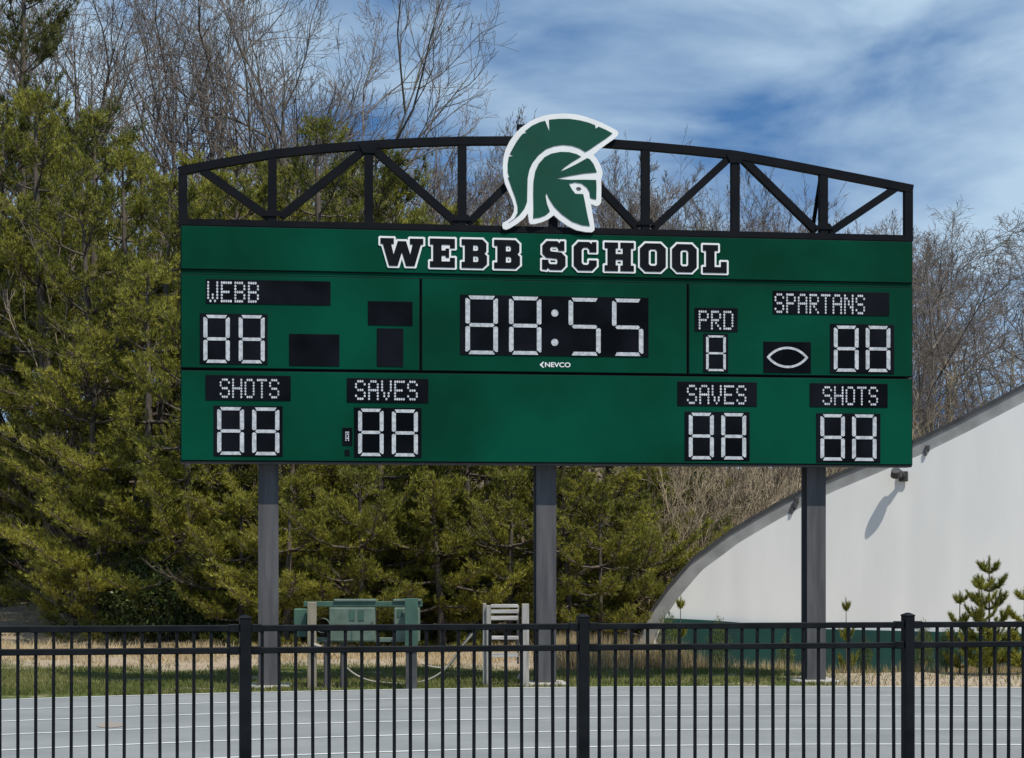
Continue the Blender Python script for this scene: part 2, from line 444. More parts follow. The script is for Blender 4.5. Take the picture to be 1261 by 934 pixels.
def digit(par, x0, y0, x1, y1, which='abcdefg', tk=0.142):
    """seven-segment digit, each segment its own piece"""
    u0, v1 = B(x0, y0); u1, v0 = B(x1, y1)
    w, h = u1 - u0, v1 - v0; t = w * tk * 1.08; g = t * 0.22; vm = (v0 + v1) / 2
    def hs(v, a=0.5):
        lo, hi = v - t * a, v + t * (1 - a); m = t * 0.42
        return [(u0 + t * .72 + g, lo), (u1 - t * .72 - g, lo), (u1 - t * .72 - g + m * .2, (lo + hi) / 2), (u1 - t * .72 - g, hi), (u0 + t * .72 + g, hi), (u0 + t * .72 + g - m * .2, (lo + hi) / 2)]
    th = t * 0.80
    segs = {'a': [(u0 + t * .68, v1), (u1 - t * .68, v1), (u1 - t * 1.12, v1 - th), (u0 + t * 1.12, v1 - th)],
            'd': [(u0 + t * 1.12, v0 + th), (u1 - t * 1.12, v0 + th), (u1 - t * .68, v0), (u0 + t * .68, v0)],
            'g': [(u0 + t * .75, vm), (u0 + t * 1.12, vm + th / 2), (u1 - t * 1.12, vm + th / 2), (u1 - t * .75, vm), (u1 - t * 1.12, vm - th / 2), (u0 + t * 1.12, vm - th / 2)]}
    for s, (ua, ub) in (('l', (u0, u0 + t)), ('r', (u1, u1 - t))):
        for q, (va, vb) in (('t', (v1 - t * .52, vm + t * .26)), ('b', (vm - t * .26, v0 + t * .52))):
            oa, ob = (t * .45, 0.1 * t) if q == 't' else (0.1 * t, t * .45)
            oa, ob = (t * .15, t * .25) if q == 't' else (t * .25, t * .15)
            ia, ib = (t * .8, t * .45) if q == 't' else (t * .45, t * .8)
            segs[{'lt': 'f', 'lb': 'e', 'rt': 'b', 'rb': 'c'}[s + q]] = [(ua, va - oa), (ua + (ub - ua) * .35, va), (ub, va - ia + t * .3), (ub, vb + ib - t * .3), (ua + (ub - ua) * .35, vb), (ua, vb + ob)]
    for k in which:
        prism_obj('segment', segs[k], DF - 0.006, DF - 0.0005, M_LED, par)

d = display('team_name_display', 253.5, 344, 407, 376.5); dot_text(d, 'WEBB', 255, 319, 346, 372.5, 347.5, 374)
d = display('digit_display', 246, 386, 329.5, 449.5); digit(d, 250.5, 388, 283, 447.5); digit(d, 294, 388.3, 326, 448)
display('possession_display', 356, 411.3, 418, 451.5)
display('blank_display', 453, 371, 508, 401.5)
display('blank_display', 464, 404.5, 496.5, 452)
d = display('caption_display', 253, 462, 358, 494); dot_text(d, 'SHOTS', 270.5, 344, 466, 490.5, 467, 491.5)
d = display('digit_display', 263, 499.8, 348, 562.5); digit(d, 267.5, 501.5, 300.5, 560.5); digit(d, 310.5, 502, 344, 561)
d = display('caption_display', 427, 465.8, 527.5, 496.8); dot_text(d, 'SAVES', 437, 514.5, 468, 493, 469, 494)
d = display('digit_display', 436, 502, 519, 563.8); digit(d, 441, 503.5, 472.3, 562); digit(d, 482.5, 504.5, 514.5, 562.5)
d = display('indicator_display', 421.5, 527, 434, 549); dot_text(d, '-', 423.5, 431.5, 529, 546, 529, 546)
display('control_port', 424.5, 554, 430.5, 561.5)
d = display('clock_display', 566.5, 363, 798.5, 440.3)
digit(d, 573, 364.2, 613, 437, tk=.13); digit(d, 626.7, 365.3, 666.5, 437.5, tk=.13)
digit(d, 700, 367, 739.5, 438.5, 'afgcd', tk=.13); digit(d, 753.5, 368, 792, 439, 'afgcd', tk=.13)
for py in (386, 422):
    cu, cv = B(683, py); rr = 4.4 / 103
    prism_obj('colon_dot', [(cu + rr * math.cos(k * math.pi / 8), cv + rr * math.sin(k * math.pi / 8)) for k in range(16)], DF - 0.006, DF - 0.0005, M_LED, d)
d = display('caption_display', 855.3, 379, 908.3, 409); dot_text(d, 'PRD', 860, 903, 382.3, 406.2, 383, 407)
d = display('digit_display', 866, 411, 896.5, 459); digit(d, 869.3, 413.3, 893.5, 457.5, tk=.12)
d = display('team_name_display', 951.5, 358, 1095, 389.5); dot_text(d, 'SPARTANS', 953.5, 1065, 361.3, 386, 363, 388)
d = display('possession_display', 940, 420.8, 998.5, 460)
def lens(cx, cy, hw, hh, n=24):
    Rr = (hw * hw + hh * hh) / (2 * hh); a0 = math.asin(hw / Rr)
    up = [(cx + Rr * math.sin(a), cy - (Rr - hh) + Rr * math.cos(a)) for a in np.linspace(-a0, a0, n)]
    return up + [(x, 2 * cy - z) for x, z in up[::-1][1:-1]]
cu, cv = B(969.5, 440.5)
ou = lens(cu, cv, 26 / 101, 13 / 101); inn = lens(cu, cv, 22.2 / 101, 10.2 / 101)
for i in range(0, len(ou), 2):      # the ball outline is a ring of short light bars
    j = (i + 2) % len(ou)
    prism_obj('segment', [ou[i], ou[(i + 1) % len(ou)], ou[j], inn[j], inn[(i + 1) % len(ou)], inn[i]], DF - 0.006, DF - 0.0005, M_LED, d)
d = display('digit_display', 1022, 399, 1101, 461); digit(d, 1026.5, 401.2, 1057, 458.3); digit(d, 1065.8, 401.5, 1096, 458.6)
d = display('caption_display', 834, 470, 932, 501); dot_text(d, 'SAVES', 845.5, 919, 474, 498, 474.5, 499)
d = display('digit_display', 843, 507, 923, 568); digit(d, 848, 508.5, 878.7, 566); digit(d, 888, 509, 918.5, 566.3)
d = display('caption_display', 997, 472, 1093, 502.3); dot_text(d, 'SHOTS', 1012.5, 1081, 475.8, 499.5, 476.2, 500)
d = display('digit_display', 1005, 509, 1084, 570.3); digit(d, 1010, 510.3, 1040, 567.5); digit(d, 1049, 510.6, 1079, 568)

# lettering cut from outlines; 2D curves give the fills with their holes
def outline_obj(name, loops, mat_, parent, y, thick, offset=0.0):
    cu_ = bpy.data.curves.new(name, 'CURVE'); cu_.dimensions = '2D'; cu_.fill_mode = 'BOTH'
    cu_.extrude = thick / 2; cu_.offset = offset
    for lp in loops:
        s = cu_.splines.new('POLY'); s.points.add(len(lp) - 1)
        for q, pt in zip(s.points, lp): q.co = (pt[0], pt[1], 0, 1)
        s.use_cyclic_u = True
    tmp = bpy.data.objects.new('tmp', cu_); COL.objects.link(tmp)
    me = bpy.data.meshes.new_from_object(tmp.evaluated_get(bpy.context.evaluated_depsgraph_get()))
    bpy.data.objects.remove(tmp, do_unlink=True); bpy.data.curves.remove(cu_)
    me.transform(Matrix.Translation((0, y - thick / 2, 0)) @ Matrix.Rotation(R(90), 4, 'X'))
    return mesh_obj(name, me, mat_, parent)
from mathutils.geometry import delaunay_2d_cdt
def stroke_obj(name, loops, w, mat_, parent, y, thick):
    """a band of half-width w along closed outlines, merged into one flat piece"""
    vs, fs = [], []
    def poly(pts):
        i = len(vs); vs.extend(Vector(q) for q in pts); fs.append(list(range(i, i + len(pts))))
    for lp in loops:
        for a, b in zip(lp, lp[1:] + lp[:1]):
            if math.hypot(b[0] - a[0], b[1] - a[1]) < 1e-6: continue
            q = bar_pts(a, b, 2 * w); poly(q[::-1])
        for a in lp:
            poly([(a[0] + w * 1.12 * math.cos(k * math.pi / 4 + .393), a[1] + w * 1.12 * math.sin(k * math.pi / 4 + .393)) for k in range(8)])
    ov, oe, of, _, _, orig = delaunay_2d_cdt(vs, [], fs, 0, 1e-5, True)
    bm = bmesh.new()
    bv = [bm.verts.new((q[0], y - thick, q[1])) for q in ov]
    for f, og in zip(of, orig):
        if og: bm.faces.new([bv[i] for i in f])
    bmesh.ops.delete(bm, geom=[q for q in bm.verts if not q.link_faces], context='VERTS')
    r = bmesh.ops.extrude_face_region(bm, geom=bm.faces[:])
    bmesh.ops.translate(bm, verts=[g for g in r['geom'] if isinstance(g, bmesh.types.BMVert)], vec=(0, thick, 0))
    bmesh.ops.recalc_face_normals(bm, faces=bm.faces[:])
    return bm_obj(name, bm, mat_, parent)
# slab letters on a grid 10 high; stem about 3 wide
SL = {
 'E': (8.6, [[(0, 0), (8.6, 0), (8.6, 3.4), (6.9, 3.4), (6.9, 2.1), (4.0, 2.1), (4.0, 4.1), (5.4, 4.1), (5.4, 3.4), (6.6, 3.4), (6.6, 6.6), (5.4, 6.6), (5.4, 5.9), (4.0, 5.9), (4.0, 7.9), (6.9, 7.9), (6.9, 6.7), (8.6, 6.7), (8.6, 10), (0, 10), (0, 7.9), (1.1, 7.9), (1.1, 2.1), (0, 2.1)]]),
 'B': (8.8, [[(0, 0), (7.3, 0), (8.8, 1.4), (8.8, 4.2), (7.9, 5.1), (8.6, 5.9), (8.6, 8.6), (7.2, 10), (0, 10), (0, 7.9), (1.1, 7.9), (1.1, 2.1), (0, 2.1)], [(4.0, 2.1), (5.4, 2.1), (5.8, 2.5), (5.8, 3.7), (5.4, 4.1), (4.0, 4.1)], [(4.0, 6.0), (5.3, 6.0), (5.7, 6.4), (5.7, 7.5), (5.3, 7.9), (4.0, 7.9)]]),
 'S': (8.4, [[(0, 0.2), (1.6, 0), (2.1, 0.7), (2.9, 0), (6.9, 0), (8.4, 1.5), (8.4, 4.6), (6.9, 6.1), (3.2, 6.4), (2.9, 6.8), (2.9, 7.5), (3.3, 8.0), (5.2, 8.0), (5.8, 7.4), (5.8, 6.7), (8.0, 6.7), (8.0, 10), (6.6, 10), (6.2, 9.3), (5.4, 10), (1.7, 10), (0.1, 8.4), (0.1, 5.6), (1.5, 4.2), (5.2, 3.9), (5.5, 3.5), (5.5, 2.5), (5.1, 2.0), (2.8, 2.0), (2.3, 2.6), (2.3, 3.5), (0, 3.5)]]),
 'C': (8.4, [[(1.7, 0), (6.7, 0), (8.4, 1.7), (8.4, 3.6), (5.6, 3.6), (5.6, 2.6), (5.0, 2.0), (3.6, 2.0), (2.9, 2.7), (2.9, 7.3), (3.6, 8.0), (5.0, 8.0), (5.7, 7.3), (5.7, 6.4), (8.3, 6.4), (8.3, 10), (6.7, 10), (6.4, 9.3), (5.6, 10), (1.7, 10), (0, 8.3), (0, 1.7)]]),
 'H': (10.0, [[(0, 0), (4.6, 0), (4.6, 2.0), (3.8, 2.0), (3.8, 4.0), (6.2, 4.0), (6.2, 2.0), (5.4, 2.0), (5.4, 0), (10, 0), (10, 2.0), (9.0, 2.0), (9.0, 8.0), (10, 8.0), (10, 10), (5.4, 10), (5.4, 8.0), (6.2, 8.0), (6.2, 6.0), (3.8, 6.0), (3.8, 8.0), (4.6, 8.0), (4.6, 10), (0, 10), (0, 8.0), (1.0, 8.0), (1.0, 2.0), (0, 2.0)]]),
 'O': (8.8, [[(1.8, 0), (7.0, 0), (8.8, 1.8), (8.8, 8.2), (7.0, 10), (1.8, 10), (0, 8.2), (0, 1.8)], [(3.6, 2.1), (3.0, 2.7), (3.0, 7.3), (3.6, 7.9), (5.2, 7.9), (5.8, 7.3), (5.8, 2.7), (5.2, 2.1)]]),
 'L': (8.2, [[(0, 0), (8.2, 0), (8.2, 4.0), (6.2, 4.0), (6.2, 2.1), (4.0, 2.1), (4.0, 7.9), (5.2, 7.9), (5.2, 10), (0, 10), (0, 7.9), (1.1, 7.9), (1.1, 2.1), (0, 2.1)]]),
 'W': (14.4, [[(2.9, 0), (5.8, 0), (7.2, 5.0), (8.6, 0), (11.5, 0), (13.6, 7.9), (14.4, 7.9), (14.4, 10), (9.9, 10), (9.9, 7.9), (10.8, 7.9), (10.0, 4.2), (8.6, 9.0), (5.8, 9.0), (4.4, 4.2), (3.6, 7.9), (4.5, 7.9), (4.5, 10), (0, 10), (0, 7.9), (0.8, 7.9)]]),
}
LW = [('W', 466, 523.6, 291, 331), ('E', 527, 562.5, 291.6, 332.5), ('B', 566, 602, 292.4, 333.3), ('B', 606, 642.6, 293.2, 334), ('S', 665, 698.6, 294.6, 335.6),
      ('C', 704, 737, 295.6, 336.4), ('H', 742, 782.7, 296.4, 337.2), ('O', 785.5, 822, 297.4, 337.8), ('O', 825, 860, 298.4, 338.4), ('L', 863, 897, 299.5, 339.2)]
OFF = 0.023
for ch, x0, x1, y0, y1 in LW:
    u0, v1 = B(x0, y0); u1, v0 = B(x1, y1)
    u0 += OFF; u1 -= OFF; v0 += OFF; v1 -= OFF
    w, lp = SL[ch]
    loops = [[(u0 + x / w * (u1 - u0), v0 + z / 10 * (v1 - v0)) for x, z in q] for q in lp]
    stroke_obj('letter_outline', loops, OFF, M_WHITE, head, FRONT - 0.0005, 0.010)
    outline_obj('letter', loops, M_BLACK, head, FRONT - 0.0108, 0.005)
# maker's name under the clock
fc = bpy.data.curves.new('maker_name', 'FONT'); fc.body = 'NEVCO'; fc.align_x = 'LEFT'; fc.size = 1.0; fc.extrude = 0.02; fc.offset = 0.02
tmp = bpy.data.objects.new('tmp', fc); COL.objects.link(tmp)
me = bpy.data.meshes.new_from_object(tmp.evaluated_get(bpy.context.evaluated_depsgraph_get()))
bpy.data.objects.remove(tmp, do_unlink=True)
u0, v1 = B(671, 446.3); u1, v0 = B(702.5, 452.7)
co = np.array([v.co[:] for v in me.vertices]); mn, mx_ = co.min(0), co.max(0)
sx, sz = (u1 - u0) / (mx_[0] - mn[0]), (v1 - v0) / (mx_[1] - mn[1])
me.transform(Matrix.Translation((u0, FRONT - 0.003, v0)) @ Matrix.Diagonal((sx, 0.05, sz, 1)) @ Matrix.Rotation(R(90), 4, 'X') @ Matrix.Translation((-mn[0], -mn[1], 0)))
mesh_obj('maker_name', me, M_WHITE, c2)
cu, cv = B(668, 449.5)
prism_obj('maker_mark', [(cu - .035, cv), (cu + .005, cv + .035), (cu + .02, cv + .035), (cu - .005, cv), (cu + .02, cv - .035), (cu + .005, cv - .035)], FRONT - 0.004, FRONT - 0.0005, M_WHITE, c2)

# ------------------------------------------------------------------ arched truss on top
TY = -0.30
truss = box_obj('truss', *(lambda a, b: (a[0], b[0]))(B(220, 272, TY), B(1123, 290, TY)), TY - 0.05, TY + 0.05, vT + 0.004, vT + 0.075, M_BLACK, board)
truss.data.name = 'bottom_chord'
arc = [B(x, y, TY) for x, y in ((220, 211.5), (275, 201), (335, 190.5), (395, 183.8), (454, 179.2), (512, 176), (569, 174.3), (625, 174), (681, 174.6), (738, 176.6), (794, 180.6), (850, 185.6), (905, 191.5), (960, 201.5), (1014, 212), (1068, 222.5), (1123, 233.5))]
wch = 0.095
up, dn = [], []
for i, q in enumerate(arc):
    a = arc[max(i - 1, 0)]; b = arc[min(i + 1, len(arc) - 1)]
    L = math.hypot(b[0] - a[0], b[1] - a[1]); nx, nz = -(b[1] - a[1]) / L, (b[0] - a[0]) / L
    up.append((q[0] + nx * wch / 2, q[1] + nz * wch / 2)); dn.append((q[0] - nx * wch / 2, q[1] - nz * wch / 2))
bm = bmesh.new()
for i in range(len(arc) - 1):
    add_prism(bm, [up[i], up[i + 1], dn[i + 1], dn[i]], TY - 0.048, TY + 0.048)
bmesh.ops.remove_doubles(bm, verts=bm.verts[:], dist=1e-4)
bmesh.ops.recalc_face_normals(bm, faces=bm.faces[:])
bm_obj('top_chord', bm, M_BLACK, truss)
def arc_z(u):
    for a, b in zip(arc[:-1], arc[1:]):
        if a[0] <= u <= b[0]: return a[1] + (b[1] - a[1]) * (u - a[0]) / (b[0] - a[0])
    return arc[-1][1]
zb = vT + 0.075
for px, w in ((225.2, .1), (335.5, .1), (454, .1), (569, .1), (681, .1), (794.5, .1), (905, .1), (1013.5, .1), (1118, .1)):
    u, _ = B(px, 230, TY)
    box_obj('upright', u - w / 2, u + w / 2, TY - 0.045, TY + 0.045, zb - 0.002, arc_z(u) - 0.02, M_BLACK, truss)
for a, b in (((249, 210), (331, 268)), ((345, 268), (447, 186)), ((462, 186), (563, 276)), ((576, 276), (672, 182)), ((692, 182), (786, 282)), ((804, 282), (897, 196)), ((914, 196), (1005, 285)), ((1021, 287), (1103, 232))):
    prism_obj('diagonal', bar_pts(B(*a, TY), B(*b, TY), 0.09), TY - 0.042, TY + 0.042, M_BLACK, truss)
for px in (333, 1012):
    u, _ = B(px, 230, TY)
    t = Tubes(); t.add(np.array([(u, TY + 0.05, arc_z(u) - 0.05), (u - 0.02, 0.34, vT - 0.4)]), [0.026, 0.026], 6)
    mesh_obj('back_brace', t.mesh('back_brace'), M_BLACK, truss)
gp = None
for px in (335.5, 454, 569, 794.5, 905, 1013.5):
    u, _ = B(px, 230, TY); z_ = arc_z(u) if px in (454, 905) else zb + 0.05
    hw = 0.12; dn_ = -0.10 if px in (454, 905) else 0.07
    prism_obj('gusset_plate', [(u - hw, z_), (u + hw, z_), (u + hw * .55, z_ + dn_), (u - hw * .55, z_ + dn_)], TY - 0.056, TY - 0.0495, M_BLACK, truss)
bx0, bz1 = B(636.5, 153.5, -0.3); bx1, bz0 = B(652, 176, -0.3)
bm = bmesh.new()
add_box(bm, bx0, bx0 + 0.03, -0.32, -0.28, bz0, bz1); add_box(bm, bx0 + 0.03, bx1, -0.32, -0.28, bz1 - 0.03, bz1)
bm_obj('emblem_bracket', bm, M_BLACK, truss)
EY = -0.352
def Zp(x, y): return B(600 + x / 5.494, 130 + y / 5.494, EY)
SIL = [(98,815),(105,797),(130,785),(158,762),(178,722),(180,690),(165,640),(140,585),(118,535),(106,480),(102,420),(107,360),(122,300),(150,245),(190,190),(240,145),(300,105),(370,78),(440,64),(520,60),(590,65),(650,78),(710,98),(770,122),(830,152),(872,175),(884,192),(878,210),(850,235),(800,270),(760,300),(715,340),(740,370),(762,410),(775,450),(777,475),(767,500),(768,560),(767,660),(755,678),(735,686),(698,672),(707,730),(722,820),(722,848),(705,862),(660,860),(600,848),(540,820),(490,785),(447,747),(410,775),(370,793),(320,807),(290,808),(280,795),(272,735),(245,770),(200,805),(150,835),(125,845),(105,838)]
CREST = [(143,798),(180,772),(203,730),(203,690),(188,630),(165,570),(148,520),(138,494),(147,490),(136,455),(136,400),(143,353),(178,348),(150,334),(165,305),(190,260),(218,220),(238,197),(268,192),(252,180),(300,143),(350,120),(388,110),(418,185),(415,103),(480,97),(550,97),(620,107),(680,122),(725,140),(730,163),(750,150),(800,172),(842,195),(800,228),(740,268),(690,303),(660,320),(620,295),(570,278),(510,272),(450,280),(395,300),(345,340),(305,390),(282,440),(270,500),(268,580),(266,660),(250,700),(215,745)]
FACE = [(308,768),(310,700),(308,600),(310,520),(322,450),(345,400),(385,355),(430,332),(490,320),(550,322),(600,335),(630,352),(570,388),(520,423),(487,455),(540,432),(600,402),(672,362),(690,370),(715,402),(737,457),(650,465),(560,480),(455,502),(560,509),(650,508),(733,510),(735,560),(733,640),(705,635),(692,628),(688,590),(670,560),(635,533),(590,525),(548,535),(570,575),(592,603),(645,605),(655,650),(672,740),(690,820),(640,815),(570,790),(500,740),(450,690),(415,635),(397,595),(392,620),(400,670),(420,722),(390,748),(350,763)]
emb = outline_obj('helmet_emblem', [[Zp(*q) for q in SIL]], M_WHITE, board, EY, 0.04)
emb['label'] = 'white-edged green warrior helmet emblem in side view'
outline_obj('crest_panel', [[Zp(*q) for q in CREST]], M_EGREEN, emb, EY - 0.0405, 0.006)
outline_obj('face_panel', [[Zp(*q) for q in FACE]], M_EGREEN, emb, EY - 0.0405, 0.006)
outline_obj('eye', [[Zp(*q) for q in ((598,562),(618,556),(634,568),(622,580),(604,576))]], M_POST, emb, EY - 0.0405, 0.005)
for px in (650, 720):
    u, _ = B(px, 200, EY); z_ = arc_z(u)
    box_obj('mounting_bar', u - 0.02, u + 0.02, EY + 0.0005, TY - 0.0485, z_ - 0.03, z_ + 0.03, M_BLACK, emb)

# ------------------------------------------------------------------ picket fence round the inside of the track
def fd(px): return 1.0 / (0.0868 - 0.0126 * px / 1261.0)
FP = [Vector(((px - CX) / F_PX * fd(px), fd(px), 0)) for px in (302, 718, 1118)]
stepL, stepR = FP[1] - FP[0], FP[2] - FP[1]
FP = [FP[0] - stepL * 2, FP[0] - stepL] + FP + [FP[2] + stepR, FP[2] + stepR * 2]
def ftop(pt): return 1.161 - 0.053 * (pt.x + 3.2) / 7.0
fence = empty('picket_fence', FP[3])
tag(fence, 'black metal picket fence with flat top rails along the inside of the grey track', 'fence')
pick_me = None
FI = Matrix.Translation(-FP[3])
for i, P in enumerate(FP):
    zt = ftop(P) + 0.055
    L = P - FP[3]; a = math.atan2((FP[min(i + 1, 6)] - FP[max(i - 1, 0)]).y, (FP[min(i + 1, 6)] - FP[max(i - 1, 0)]).x)
    bm = bmesh.new(); add_box(bm, -0.038, 0.038, -0.038, 0.038, 0, zt - 0.012, 0.004)
    po = bm_obj('post', bm, M_FENCE, fence); po.location = L; po.rotation_euler = (0, 0, a)
    bm = bmesh.new(); add_box(bm, -0.041, 0.041, -0.041, 0.041, zt - 0.014, zt, 0.004)
    r = bmesh.ops.create_cone(bm, cap_ends=True, segments=4, radius1=0.05, radius2=0.012, depth=0.014, matrix=Matrix.Translation((0, 0, zt + 0.007)) @ Matrix.Rotation(R(45), 4, 'Z'))
    bm_obj('cap', bm, M_FENCE, po)
for i in range(6):
    a, b = FP[i] - FP[3], FP[i + 1] - FP[3]
    za, zb_ = ftop(FP[i]), ftop(FP[i + 1])
    L = (b - a).to_2d().length; ang = math.atan2((b - a).y, (b - a).x); pit = math.atan2(zb_ - za, L)
    for dz, h in ((0.0, 0.042), (-0.148, 0.042), (-za + 0.085, 0.042)):
        bm = bmesh.new(); add_box(bm, 0.04, L - 0.04, -0.020, 0.020, dz - h, dz, 0.004)
        ro = bm_obj('rail', bm, M_FENCE, fence); ro.location = (a.x, a.y, za); ro.rotation_euler = (0, -pit, ang)
        for s in (0.075, L - 0.075):
            br = box_obj('bracket', s - 0.034, s + 0.034, -0.026, 0.026, dz - h - 0.006, dz + 0.006, M_FENCE, ro, 0.004)
    n = 20
    for k in range(n):
        t = (k + 1) / (n + 1)
        if pick_me is None:
            bm = bmesh.new(); add_box(bm, -0.0105, 0.0105, -0.0105, 0.0105, -1.13, -0.03, 0.0025)
            pk = bm_obj('picket', bm, M_FENCE, fence); pick_me = pk.data
        else:
            pk = link(bpy.data.objects.new('picket', pick_me), fence)
        q = a + (b - a) * t
        pk.location = (q.x, q.y, za + (zb_ - za) * t + 0.0); pk.rotation_euler = (random.uniform(-.004, .004), random.uniform(-.004, .004), ang)

# ------------------------------------------------------------------ white arched building
PSI = R(18)
wo_ = at(1000, 700, d=28.0)
WO = Vector((wo_.x, wo_.y, 0))
bld = empty('arched_building', WO, -PSI)
tag(bld, 'white fabric-sided building with a curved grey roof edge and dark green base', 'building')
WM = Matrix.Translation(WO) @ Matrix.Rotation(-PSI, 4, 'Z'); WMI = WM.inverted()
def W(px, py, yl=0.0):
    o = WMI @ Vector((0, 0, CAMH)); d_ = WMI.to_3x3() @ Vector(((px - CX) / F_PX, 1, (HY - py) / F_PX))
    t = (yl - o.y) / d_.y; q = o + d_ * t
    return q.x, q.z
prof_px = [(776, 850), (783, 800), (800, 759), (822, 727), (852, 692), (900, 656), (950, 626.5), (985, 608), (1020, 591), (1070, 570), (1125, 546.5), (1180, 519.5), (1261, 477)]
prof = [W(*q, -0.008) for q in prof_px]
sl = (prof[-1][1] - prof[-2][1]) / (prof[-1][0] - prof[-2][0])
u, v = prof[-1]
for k in range(1, 13):
    du = 0.9; s_ = sl * (1 - k / 13.0); u += du; v += du * s_ * 0.95; prof.append((u, v))
apex = prof[-1][0]
prof = prof + [(2 * apex - a, b) for a, b in prof[::-1][1:]]
thick = 0.25
inner = []
for i, q in enumerate(prof):
    a = prof[max(i - 1, 0)]; b = prof[min(i + 1, len(prof) - 1)]
    L = math.hypot(b[0] - a[0], b[1] - a[1]); inner.append((q[0] + (b[1] - a[1]) / L * thick, q[1] - (b[0] - a[0]) / L * thick))
bm = bmesh.new()
for i in range(len(prof) - 1):
    add_prism(bm, [prof[i], prof[i + 1], inner[i + 1], inner[i]], -0.008, 24.0)
bmesh.ops.remove_doubles(bm, verts=bm.verts[:], dist=1e-4)
bmesh.ops.recalc_face_normals(bm, faces=bm.faces[:])
roof = bm_obj('roof', bm, M_TRIM, bld)
bm = bmesh.new()                                   # thin drip edge along the outer rim
for i in range(len(prof) - 1):
    a, b = prof[i], prof[i + 1]
    add_prism(bm, [a, b, (b[0], b[1] + 0.05), (a[0] - 0.03, a[1] + 0.04)], -0.03, -0.0085)
bmesh.ops.recalc_face_normals(bm, faces=bm.faces[:])
bm_obj('drip_edge', bm, M_DARK, roof)
def in_z(u):
    for a, b in zip(inner[:-1], inner[1:]):
        if a[0] <= u <= b[0]: return a[1] + (b[1] - a[1]) * (u - a[0]) / max(b[0] - a[0], 1e-6)
    return 0
brk = [W(1118, 650)[0] + k * 2.75 for k in range(-3, 8)]
us = [inner[1][0] + 0.02] + [q for q in brk if inner[1][0] + 0.3 < q < inner[-2][0] - 0.3] + [inner[-2][0] - 0.02]
random.seed(11)
for a, b in zip(us[:-1], us[1:]):
    n = max(3, int((b - a) / 0.06)); uu = np.linspace(a + 0.0005, b - 0.0005, n + 1)
    yo = random.uniform(-0.008, 0.008)
    vs, qs = [], []
    for i, q in enumerate(uu):
        t = i / n
        e_ = min(t, 1 - t) * (b - a); bow = 0.007 * math.exp(-(e_ / 0.16) ** 2)
        zt_ = in_z(q) + 0.05
        for s in (0, 0.25, 0.5, 0.75, 1):
            vs.append((q, bow + 0.0006 * math.sin(q * 5 + s * 6), -0.6 + (zt_ + 0.6) * s))
        if i: 
            for s in range(4): qs.append(((i - 1) * 5 + s, i * 5 + s, i * 5 + s + 1, (i - 1) * 5 + s + 1))
    wp = mesh_obj('wall_panel', np_mesh('wall_panel', vs, quads=qs), M_WALL, bld)
    wp.data.shade_flat()
    so = wp.modifiers.new('thickness', 'SOLIDIFY'); so.thickness = 0.03; so.offset = 1
# dark green base boards following the grade
top = [W(880, 764.5, -0.12), W(1000, 774.5, -0.12), W(1118, 777.5, -0.12), W(1250, 780.5, -0.12)]
ext = W(1420, 786, -0.12)
tops = [(inner[1][0] + 0.25, top[0][1] + 0.03)] + top + [ext, (ext[0] + 6, ext[1] - 0.05)]
for a, b in zip(tops[:-1], tops[1:]):
    prism_obj('base_board', [a, (b[0] - 0.006, b[1]), (b[0] - 0.006, -0.8), (a[0], -0.8)], -0.12, -0.07, M_BASE, bld)
# floodlight on a bracket, and small clips along the roof edge
u, v = W(1113, 587)
fl = box_obj('floodlight', u - 0.07, u + 0.07, -0.075, -0.045, v - 0.08, v + 0.08, M_DARK, bld, 0.01)
hu, hv = W(1103.5, 582.5, -0.235)
tube_obj('bracket_arm', np.array([(u, -0.07, v), (u - 0.01, -0.13, v + 0.035), (hu + 0.04, -0.18, hv + 0.03), (hu, -0.215, hv)]), 0.036, 8, M_DARK, fl)
bm = bmesh.new()
bmesh.ops.create_cone(bm, cap_ends=True, segments=14, radius1=0.09, radius2=0.07, depth=0.10, matrix=Matrix.Translation((hu, -0.235, hv)) @ Matrix.Rotation(R(40), 4, 'X'))
bm_obj('lamp_head', bm, M_DARK, fl)
for px, py in ((1142, 552), (981, 616), (977, 624)):
    u, v = W(px, py, -0.05)
    bm = bmesh.new(); add_box(bm, u - 0.035, u + 0.035, -0.05, -0.009, v - 0.045, v + 0.045, 0.008); add_box(bm, u - 0.05, u - 0.01, -0.06, -0.035, v - 0.12, v - 0.03, 0.005)
    bm_obj('clip', bm, M_DARK, roof)

# ------------------------------------------------------------------ utility rack, hose and pallet behind the track
def px_box(name, x0, y0, x1, y1, d_, dep, m, par, off, bevel=0.004):
    a, b = at(x0, y0, d_), at(x1, y1, d_)
    o = box_obj(name, a.x - off.x, b.x - off.x, d_ - off.y, d_ - off.y + dep, b.z, a.z, m, par, bevel)
    return o
RD = 21.0
ro_ = at(450, 700, RD); RO = Vector((ro_.x, RD, 0))
rack = empty('utility_rack', RO)
tag(rack, 'green utility rack of pale enclosures on a timber and a metal post behind the track', 'utility rack')
px_box('timber_post', 378.5, 742, 389, 852, RD - .2, .10, M_TAN, rack, RO)
px_box('metal_post', 499.5, 738, 513, 850, RD - .2, .12, M_DARK, rack, RO)
px_box('post_cover', 498.5, 737, 514.5, 800, RD - .225, .02, M_RACK, rack, RO)
px_box('beam', 374, 741, 520, 747.5, RD, .10, M_RACK, rack, RO)
px_box('top_plate', 411, 738.2, 463, 741, RD - .02, .14, M_PALE, rack, RO)
px_box('top_plate', 484, 738.2, 519, 741, RD - .02, .14, M_PALE, rack, RO)
en = px_box('enclosure', 405, 748.5, 461.5, 790, RD - .06, .22, M_PALE, rack, RO, .01)
